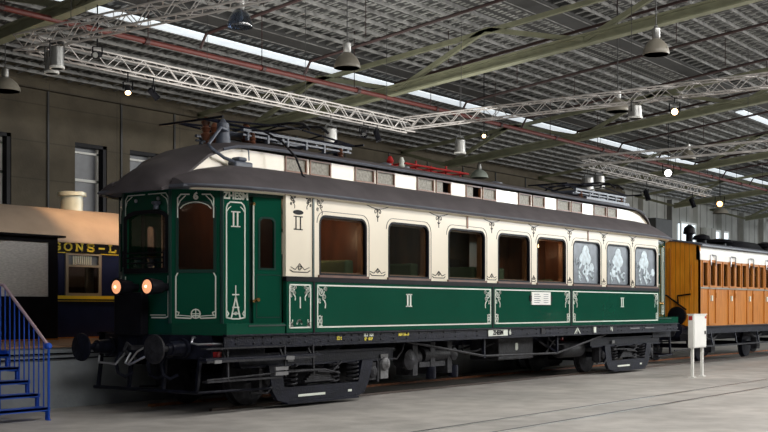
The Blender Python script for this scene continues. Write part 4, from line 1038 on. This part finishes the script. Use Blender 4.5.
b = MB(); b.lathe((10.15, .4, .93), (0, -1, 0), [(0, .03), (.04, .03)], 8); b.build('red_cock', 'red', car)
b = MB(); b.lathe((3.05, .28, .62), (0, -1, 0), [(0, .13), (.05, .12), (.08, .07), (.12, .03)], 12); b.box(2.95, 3.18, .28, .5, .35, .8); b.build('brake_cylinder', 'castgrey', car)


# ================================================================== THE SLEEPING CAR BEHIND THE PLATFORM
YS = 6.9
sc_ = thing('sleeping_car', 'dark blue sleeping car with tan roof and yellow lettering behind the platform', 'train car', (0, YS + 1.4, 0))
X0, X1 = -9.0, 10.0
b = MB(); swin = [(1.02, 1.88), (3.2, 4.1), (-3.6, -2.7), (-6.2, -5.3), (5.6, 6.5)]
s3 = lambda u, v, w: (u, YS - w, v)
panel_data([(X0, .45), (X1, .45), (X1, 3.02), (X0, 3.02)], [rrect(a, c, 1.92, 2.76, .02) for a, c in swin], lambda u, v, w: (u, YS + .06 - w, v), .06).build('side_wall', 'navy', sc_)
b = MB(); b.box(X0, X1, YS + 2.74, YS + 2.8, .45, 3.02); b.build('side_wall', 'navy', sc_)
b = MB(); b.box(X0, X0 + .06, YS, YS + 2.8, .45, 3.05); b.box(X1 - .06, X1, YS, YS + 2.8, .45, 3.05); b.build('end_wall', 'navy', sc_)
b = MB(); b.box(X0, X1, YS + .1, YS + 2.7, .4, .46); b.box(X0 + 1, X1 - 1, YS + .5, YS + 2.3, .1, .4); b.build('underframe', 'under', sc_)
b = MB(); b.box(X0, X1, YS + 1.6, YS + 1.65, .46, 2.9); b.build('corridor_wall', 'mahog', sc_)
pr_ = [(YS - .06 + 2.92 * k / 16, 3.03 + .78 * math.sin(PI * k / 16) ** .62) for k in range(17)]
b = MB(); b.loft([[(x, y, z) for y, z in pr_] + [(x, y, z - .04) for y, z in pr_[::-1]] for x in (X0 - .1, X1 + .1)], True, True); rf_ = b.build('arched_roof', 'tan', sc_, True)
b = MB(); b.box(X0, X1, YS - .025, YS, 2.80, 3.02); lb = b.build('letter_board', 'black', sc_)
b = MB(); b.box(X0, X1, YS - .03, YS, 2.775, 2.79); b.box(X0, X1, YS - .03, YS, 1.79, 1.80); b.build('fine_yellow_line', 'gold', sc_)
b = MB(); b.box(X0, X1, YS - .03, YS, 1.835, 1.905); b.build('yellow_waist_band', 'gold', sc_)
b = MB(); b.box(X0, X1, YS - .03, YS, 1.03, 1.05); b.build('lower_orange_line', 'orangep', sc_)
LET = {'W': [[(0, 1), (.25, 0), (.5, .8), (.75, 0), (1, 1)]], 'A': [[(0, 0), (.5, 1), (1, 0)], [(.2, .35), (.8, .35)]],
       'G': [[(1, .8), (.7, 1), (.3, 1), (0, .7), (0, .3), (.3, 0), (.7, 0), (1, .15), (1, .45), (.6, .45)]], 'O': [[(.3, 0), (0, .3), (0, .7), (.3, 1), (.7, 1), (1, .7), (1, .3), (.7, 0), (.3, 0)]],
       'N': [[(.1, 0), (.1, 1), (.9, 0), (.9, 1)], [(-.05, 0), (.25, 0)], [(-.05, 1), (.1, 1)], [(.75, 1), (1.05, 1)]], 'S': [[(.95, .75), (.9, .95), (.6, 1), (.2, 1), (0, .8), (.1, .6), (.9, .42), (1, .2), (.8, 0), (.4, 0), (.08, .06), (.03, .28)]],
       '-': [[(.1, .45), (.9, .45)]], 'L': [[(.15, 1), (.15, 0), (1, 0), (1, .3)], [(-.05, 1), (.4, 1)], [(-.05, 0), (.2, 0)]], 'I': [[(.5, 0), (.5, 1)], [(.25, 0), (.75, 0)], [(.25, 1), (.75, 1)]], 'T': [[(.5, 0), (.5, 1)], [(0, .75), (0, 1), (1, 1), (1, .75)], [(.3, 0), (.7, 0)]]}
for k, chh in enumerate('WAGONS-LITS'):
    x = .76 + .288 * (k - 2); b = MB()
    if chh in '-': pass
    for st_ in LET[chh]: b.line([(x - .085 + .17 * u, 2.835 + .145 * v) for u, v in st_], lambda u, v, w: (u, YS - .026 - w, v), .036, .008)
    b.build('yellow_letter', 'gold', lb)
for a, c in swin:
    fr = panel_data(rrect(a - .03, c + .03, 1.9, 2.79, .02), [rrect(a + .04, c - .04, 1.96, 2.5, .02), rrect(a + .04, c - .04, 2.54, 2.74, .02)], s3, .03).build('window_frame', 'lampshade', sc_)
    b = MB(); b.box(a, c, YS + .03, YS + .036, 1.94, 2.52); b.build('pane', 'glassd', fr)
    b = MB(); b.box(a + .03, c - .03, YS + .02, YS + .03, 2.53, 2.75); b.build('transom_pane', 'frost', fr)
    b = MB()
    for q in range(9): b.box(a + .18 + .055 * q, a + .20 + .055 * q, YS - .01, YS + .02, 2.55, 2.73)
    b.build('transom_bars', 'lining', fr)
    b = MB(); b.box(a + .02, a + .14, YS + .12, YS + .16, 1.95, 2.52); b.box(c - .26, c - .05, YS + .12, YS + .16, 1.95, 2.52); b.build('grey_curtain', 'lampshade', fr)
b = MB(); b.lathe((2.18, YS + 1.3, 3.76), (0, 0, 1), [(0, .24), (.34, .24), (.35, .31), (.43, .31), (.44, .25), (.44, .01)], 20); b.build('stove_pipe', 'chimney', sc_, True)
for x in (-5, -1.5, 6): b = MB(); b.lathe((x, YS + 1.4, 3.78), (0, 0, 1), [(0, .12), (.1, .12), (.12, .2), (.16, .18), (.2, .05)], 12); b.build('roof_vent', 'tan', sc_, True)
for x in (-7, -5, 6, 8):
    b = MB(); b.tube([(x, YS + .6, .46), (x, YS + 2.2, .46)], .06, 8); ax = b.build('axle', 'under', sc_)
    for yy in (.6, 2.05):
        b = MB(); b.lathe((x, YS + yy, .46), (0, 1, 0), [(0, .1), (0, .44), (.12, .46), (.15, .2)], 24); b.build('wheel', 'under', ax, True)

# display booth on the platform
kb = thing('display_booth', 'black framed booth with a large pale grey window on the platform at left', 'booth', (-2.2, 6.35, 1.03))
KX0, KX1, KY = -4.6, .22, 6.12
panel_data([(KX0, 1.03), (KX1, 1.03), (KX1, 3.02), (KX0, 3.02)], [[(KX0 + .3, 1.87), (KX1 - .2, 1.87), (KX1 - .2, 2.92), (KX0 + .3, 2.92)]], lambda u, v, w: (u, KY + .05 - w, v), .05).build('front_panel', 'black', kb)
b = MB(); b.box(KX0, KX0 + .05, KY, 6.72, 1.03, 3.02); b.box(KX1 - .05, KX1, KY + .05, 6.72, 1.03, 3.02); b.box(KX0, KX1, 6.68, 6.72, 1.03, 3.02); b.build('side_panels', 'black', kb)
b = MB(); b.box(KX0 - .1, KX1 + .12, KY - .1, 6.78, 3.02, 3.06); b.build('roof_cap', 'black', kb)
b = MB(); b.box(KX0 + .25, KX1 - .16, KY + .03, KY + .05, 1.84, 2.95); b.build('pale_pane', 'greypane', kb)
b = MB()
for x in (KX0 + .3, KX1 - .2): b.box(x - .02, x + .02, KY - .012, KY, 1.87, 2.92)
b.build('window_trim', 'black', kb)
b = MB(); b.box(KX0, KX1, KY - .02, KY, 1.035, 1.055); b.build('lower_orange_line', 'orangep', kb)

# blue staircase
sr = thing('metal_staircase', 'bright blue open metal staircase with railing leading up to the platform at left', 'staircase', (-3.95, 2.2, 0))
XR, XL = -3.36, -4.65
TY = [1.64, 1.88, 2.12, 2.37, 2.62]; RZ = .19
for k, y in enumerate(TY):
    z = RZ * (k + 1)
    b = MB(); b.box(XL, XR + .03, y, y + .27, z - .035, z); b.box(XL, XR + .03, y, y + .02, z - .05, z); b.build('tread', 'blue', sr)
for x in (XR, XL):
    b = MB()
    for k, y in enumerate(TY):
        z = RZ * (k + 1); b.box(x - .02, x + .02, y + .02, y + .06, z - RZ + (.0 if k else .0), z - .035); b.box(x - .02, x + .02, y + .02, y + .3, z - .07, z - .03)
    b.box(x - .02, x + .02, TY[-1] + .22, TY[-1] + .28, .0, 1.0); b.box(x - .02, x + .02, TY[-1], 3.16, .92, 1.0)
    b.build('stringer', 'blue', sr)
    hr_ = [(x, 1.64, 1.09), (x, 2.74, 2.0), (x, 3.3, 2.0), (x, 4.6, 2.0)]
    b = MB(); b.tube(hr_, .024, 8); h = b.build('handrail', 'pinkrail' if x == XR else 'blue', sr, True)
    b = MB(); b.lathe((x, 1.60, 1.09), (0, 1, 0), [(0, .03), (.02, .05), (.08, .05), (.1, .03)], 12); b.build('rail_end_knob', 'blue', h, True)
    b = MB(); b.tube([(x, 1.64, 0), (x, 1.64, 1.08)], .018, 6); b.lathe((x, 1.64, 0), (0, 0, 1), [(0, .04), (.01, .04)], 10); b.build('newel_post', 'blue', sr, True)
    for q in range(1, 17):
        y = 1.64 + .118 * q
        zt2 = min(1.09 + (y - 1.64) * .827, 2.0); kk = max(i for i, t in enumerate(TY) if y >= t - .001); zb = RZ * (kk + 1) if y < 2.9 else 1.03
        b = MB(); b.tube([(x, y, zb - .04), (x, y, zt2)], .011, 5); b.build('baluster', 'blue', sr)
    b = MB(); b.tube([(x, 4.6, 1.03), (x, 4.6, 2.0)], .02, 6); b.build('end_post', 'blue', sr)
b = MB(); b.box(XL, XR + .03, TY[-1] + .24, 3.18, .97, 1.03); b.build('landing', 'blue', sr)

# ================================================================== THE VARNISHED WOODEN COACH
XC, YC, CW = 18.0, .12, 2.85
co = thing('wooden_coach', 'orange varnished wooden coach coupled behind the green railcar', 'train car', (24, YC + CW / 2, 0))
XE = 31.0
b = MB(); b.box(XC, XC + .06, YC, YC + CW, 1.13, 3.5); b.extr([(YC + CW * k / 10, 3.5 + .16 * math.sin(PI * k / 10)) for k in range(11)], lambda u, v, w: (XC + w, u, v), .06); ew = b.build('end_wall', 'orangey', co)
b = MB(); b.box(XE - .06, XE, YC, YC + CW, 1.13, 3.5); b.build('end_wall', 'orangey', co)
b = MB(); b.tube([(XC - .05, .75, 1.75), (XC - .1, .75, 2.0), (XC - .12, .35, 2.05)], .03, 6); b.tube([(XC - .08, .5, 1.6), (XC - .08, 1.1, 2.02), (XC - .08, 1.9, 2.02)], .025, 6); b.build('end_lever', 'black', ew, True)
b = MB(); b.box(XC - .03, XC, 1.0, 1.04, 1.2, 3.4); b.box(XC - .03, XC, 1.9, 1.94, 1.2, 3.4); b.tube([(XC - .06, .35, 2.2), (XC - .06, .35, 2.9)], .015, 6); b.build('end_beading', 'orangep', ew)
b = MB(); b.tube([(XC - .1, 1.2, 3.0), (XC - .45, 1.6, 3.0)], .025, 6); b.build('end_bracket', 'black', ew)
b = MB(); b.extr([(YC, 3.46), (YC + .4, 3.58), (YC + CW / 2, 3.68), (YC + CW - .4, 3.58), (YC + CW, 3.46), (YC + CW, 3.5), (YC + CW / 2, 3.73), (YC, 3.5)], lambda u, v, w: (XC - .04 + w, u, v), .1); b.build('end_roof_edge', 'black', ew)
# side: bays of 1.68 m: door with tall light between two fixed lights
BAY = 1.62; bays = [XC + .12 + BAY * k for k in range(8) if XC + .12 + BAY * (k + 1) <= XE]
for side, T in ((0, ID), (1, lambda p: (p[0], 2 * YC + CW - p[1], p[2]))):
    holes = []
    for x in bays:
        holes += [rrect(x + .06, x + .46, 2.27, 3.0, .03), rrect(x + .58, x + 1.02, 2.27, 3.02, .03), rrect(x + 1.14, x + 1.54, 2.27, 3.0, .03)]
    sw = panel_data([(XC, 1.13), (XE, 1.13), (XE, 3.06), (XC, 3.06)], holes, lambda u, v, w: (u, YC + .05 - w, v), .05, T).build('side_wall', 'orange', co)
    b = MB(T); b.loft([[(x, YC - .02, 3.04), (x, YC - .02, 3.2), (x, YC + .03, 3.42), (x, YC + .1, 3.5), (x, YC + .12, 3.04)] for x in (XC, XE)]); b.build('white_upper_panel', 'white', co)
    b = MB(T); b.box(XC, XE, YC - .03, YC, 2.21, 2.26); b.build('waist_rail', 'lampshade', co)
    for i, x in enumerate(bays):
        b = MB(T); b.box(x + .5, x + .54, YC - .03, YC, 1.16, 3.04); b.box(x + 1.06, x + 1.10, YC - .03, YC, 1.16, 3.04); b.box(x + .54, x + 1.06, YC - .03, YC, 1.16, 1.2); dr = b.build('compartment_door', 'orangep', co)
        fr = panel_data(rrect(x + .56, x + 1.04, 2.25, 3.06, .05), [rrect(x + .61, x + .99, 2.31, 2.99, .04)], lambda u, v, w: (u, YC - .01 - w, v), .03, T).build('door_window_frame', 'orangep', dr)
        b = MB(T); b.tube([(x + .60, YC - .06, 2.9), (x + .60, YC - .06, 3.17), (x + .64, YC - .06, 3.2), (x + .96, YC - .06, 3.2), (x + 1.0, YC - .06, 3.17), (x + 1.0, YC - .06, 2.9)], .02, 6); b.build('steel_hood', 'steel', dr, True)
        b = MB(T); b.box(x + .6, x + 1.0, YC + .02, YC + .026, 2.27, 3.03); b.build('pane', 'glass', dr)
        b = MB(T); b.box(x + .72, x + .80, YC - .045, YC - .03 + .03, 1.86, 2.02); b.build('class_plate', 'lining', dr)
        b = MB(T); b.tube([(x + 1.02, YC - .05, 1.95), (x + 1.02, YC - .05, 2.1)], .015, 6); b.build('door_handle', 'brass', dr)
        for q in (.26, 1.34):
            fr = panel_data(rrect(x + q - .215, x + q + .215, 2.25, 3.03, .03), [rrect(x + q - .17, x + q + .17, 2.3, 2.97, .03)], lambda u, v, w: (u, YC - w, v), .025, T).build('side_window', 'orangep', co)
            b = MB(T); b.box(x + q - .16, x + q + .16, YC + .02, YC + .026, 2.28, 3.0); b.build('pane', 'glass', fr)
    b = MB(T); b.box(XC, XE, YC + .05, YC + .15, .9, 1.13); b.box(XC, XE, YC, YC + .2, 1.09, 1.13); b.build('sole_bar', 'under', co)
    b = MB(T); b.box(XC + .3, XE, YC - .08, YC + .1, .52, .56); b.tube([(XC - 1.9, YC - .02, .48), (XC + .4, YC - .05, .52)], .02, 6); sbd = b.build('running_board', 'underg', co)
    for x in range(19, 31, 2): b = MB(T); b.bar((x, YC, .54), (x, YC + .08, 1.0), .04); b.build('board_bracket', 'under', sbd)
    for xx in (19.6, 23.6, 28.4):
        b = MB(T); b.box(xx - .15, xx + .15, YC + .22, YC + .42, .32, .68); b.tube([(xx - .6, YC + .3, .88), (xx - .3, YC + .3, .74), (xx, YC + .3, .7), (xx + .3, YC + .3, .74), (xx + .6, YC + .3, .88)], .04, 6); b.build('axle_box', 'underg', co)
b = MB(); b.box(XC + .1, XE - .1, .2, 2.8, 1.13, 1.2); b.box(XC + .2, XE - .2, .8, 2.3, .7, 1.1); b.build('floor_frame', 'under', co)
b = MB()
for x in bays: b.box(x, x + .05, .2, 2.9, 1.2, 3.3)
b.build('compartment_partitions', 'brown', co)
b = MB(); cr = [(YC - .1 + (CW + .2) * k / 12, 3.48 + .20 * math.sin(PI * k / 12) ** .8) for k in range(13)]
b.loft([[(x, y, z) for y, z in cr] + [(x, y, z - .05) for y, z in cr[::-1]] for x in (XC - .06, XE + .06)]); rf2 = b.build('coach_roof', 'roof2', co, True)
for (x, y, r_, h_, n_) in ((20.4, 1.4, .15, .62, 'roof_lamp'), (21.4, 1.4, .22, .38, 'roof_vent'), (22.8, 1.4, .38, .30, 'roof_vent'), (27.4, 1.4, .26, .4, 'roof_vent')):
    b = MB(); b.lathe((x, y, 3.62), (0, 0, 1), [(0, r_ * 1.2), (.05, r_ * 1.2), (.07, r_ * .7), (h_ * .5, r_ * .7), (h_ * .55, r_ * 1.3), (h_ * .85, r_ * 1.1), (h_, r_ * .3)], 14); b.build(n_, 'black', co, True)
b = MB(); b.loft([[(x, 1.0 + .8 * k / 8, 3.62 + h_ * math.sin(PI * k / 8)) for k in range(9)] for x, h_ in ((23.5, .1), (23.7, .32), (26.2, .32), (26.6, .1))]); b.build('roof_box', 'black', co, True)
for xx in (19.6, 23.6, 28.4):
    b = MB(); b.tube([(xx, .55, .50), (xx, 2.5, .50)], .07, 8); ax = b.build('axle', 'under', co)
    for yy, sg in ((.72, 1), (2.28, -1)):
        b = MB(); b.lathe((xx, yy, .50), (0, sg, 0), [(0, .1), (0, .38), (.01, .44), (.11, .445), (.115, .47), (.145, .47), (.15, .2), (.2, .1)], 28); b.build('wheel', 'under', ax, True)
for yb in (.65, 2.35):
    b = MB(); b.lathe((XC, yb, 1.03), (-1, 0, 0), [(0, .14), (.35, .1), (.36, .06), (.5, .06)], 14); bf = b.build('buffer', 'under', co, True)
    b = MB(); b.lathe((XC - .5, yb, 1.03), (-1, 0, 0), [(0, .22), (.03, .225), (.06, .1)], 22); b.build('buffer_head', 'under', bf, True)
b = MB(); b.lathe((XC - .02, .75, 1.42), (-1, 0, 0), [(0, .25), (.12, .27), (.16, .27), (.18, .15)], 24); b.build('black_end_disc', 'black', co, True)

# white cabinet on posts
cb = thing('utility_cabinet', 'white metal cabinet on two posts standing on the floor in front of the coach', 'cabinet', (12.6, -1.85, 0))
b = MB(); b.box(12.22, 13.02, -2.0, -1.86, .70, 1.49); bx_ = b.build('cabinet_box', 'white', cb, bevel=.012)
b = MB(); b.box(12.25, 12.99, -2.012, -2.0, .73, 1.46); dd = b.build('cabinet_door', 'white', cb)
b = MB(); b.box(12.88, 12.92, -2.03, -2.01, 1.02, 1.1); b.build('latch', 'black', dd)
b = MB(); b.box(12.2, 13.04, -2.02, -1.84, 1.49, 1.51); b.build('cabinet_cap', 'white', cb)
b = MB(); b.box(12.212, 12.22, -1.97, -1.88, 1.36, 1.46); b.build('red_sticker', 'red', cb)
b = MB(); b.box(12.9, 12.98, -2.018, -2.012, 1.4, 1.45); b.build('red_sticker', 'red', cb)
for x in (12.32, 12.92):
    b = MB(); b.box(x - .03, x + .03, -1.96, -1.90, .02, .70); b.box(x - .08, x + .08, -2.0, -1.86, 0, .02); b.build('post', 'white', cb)
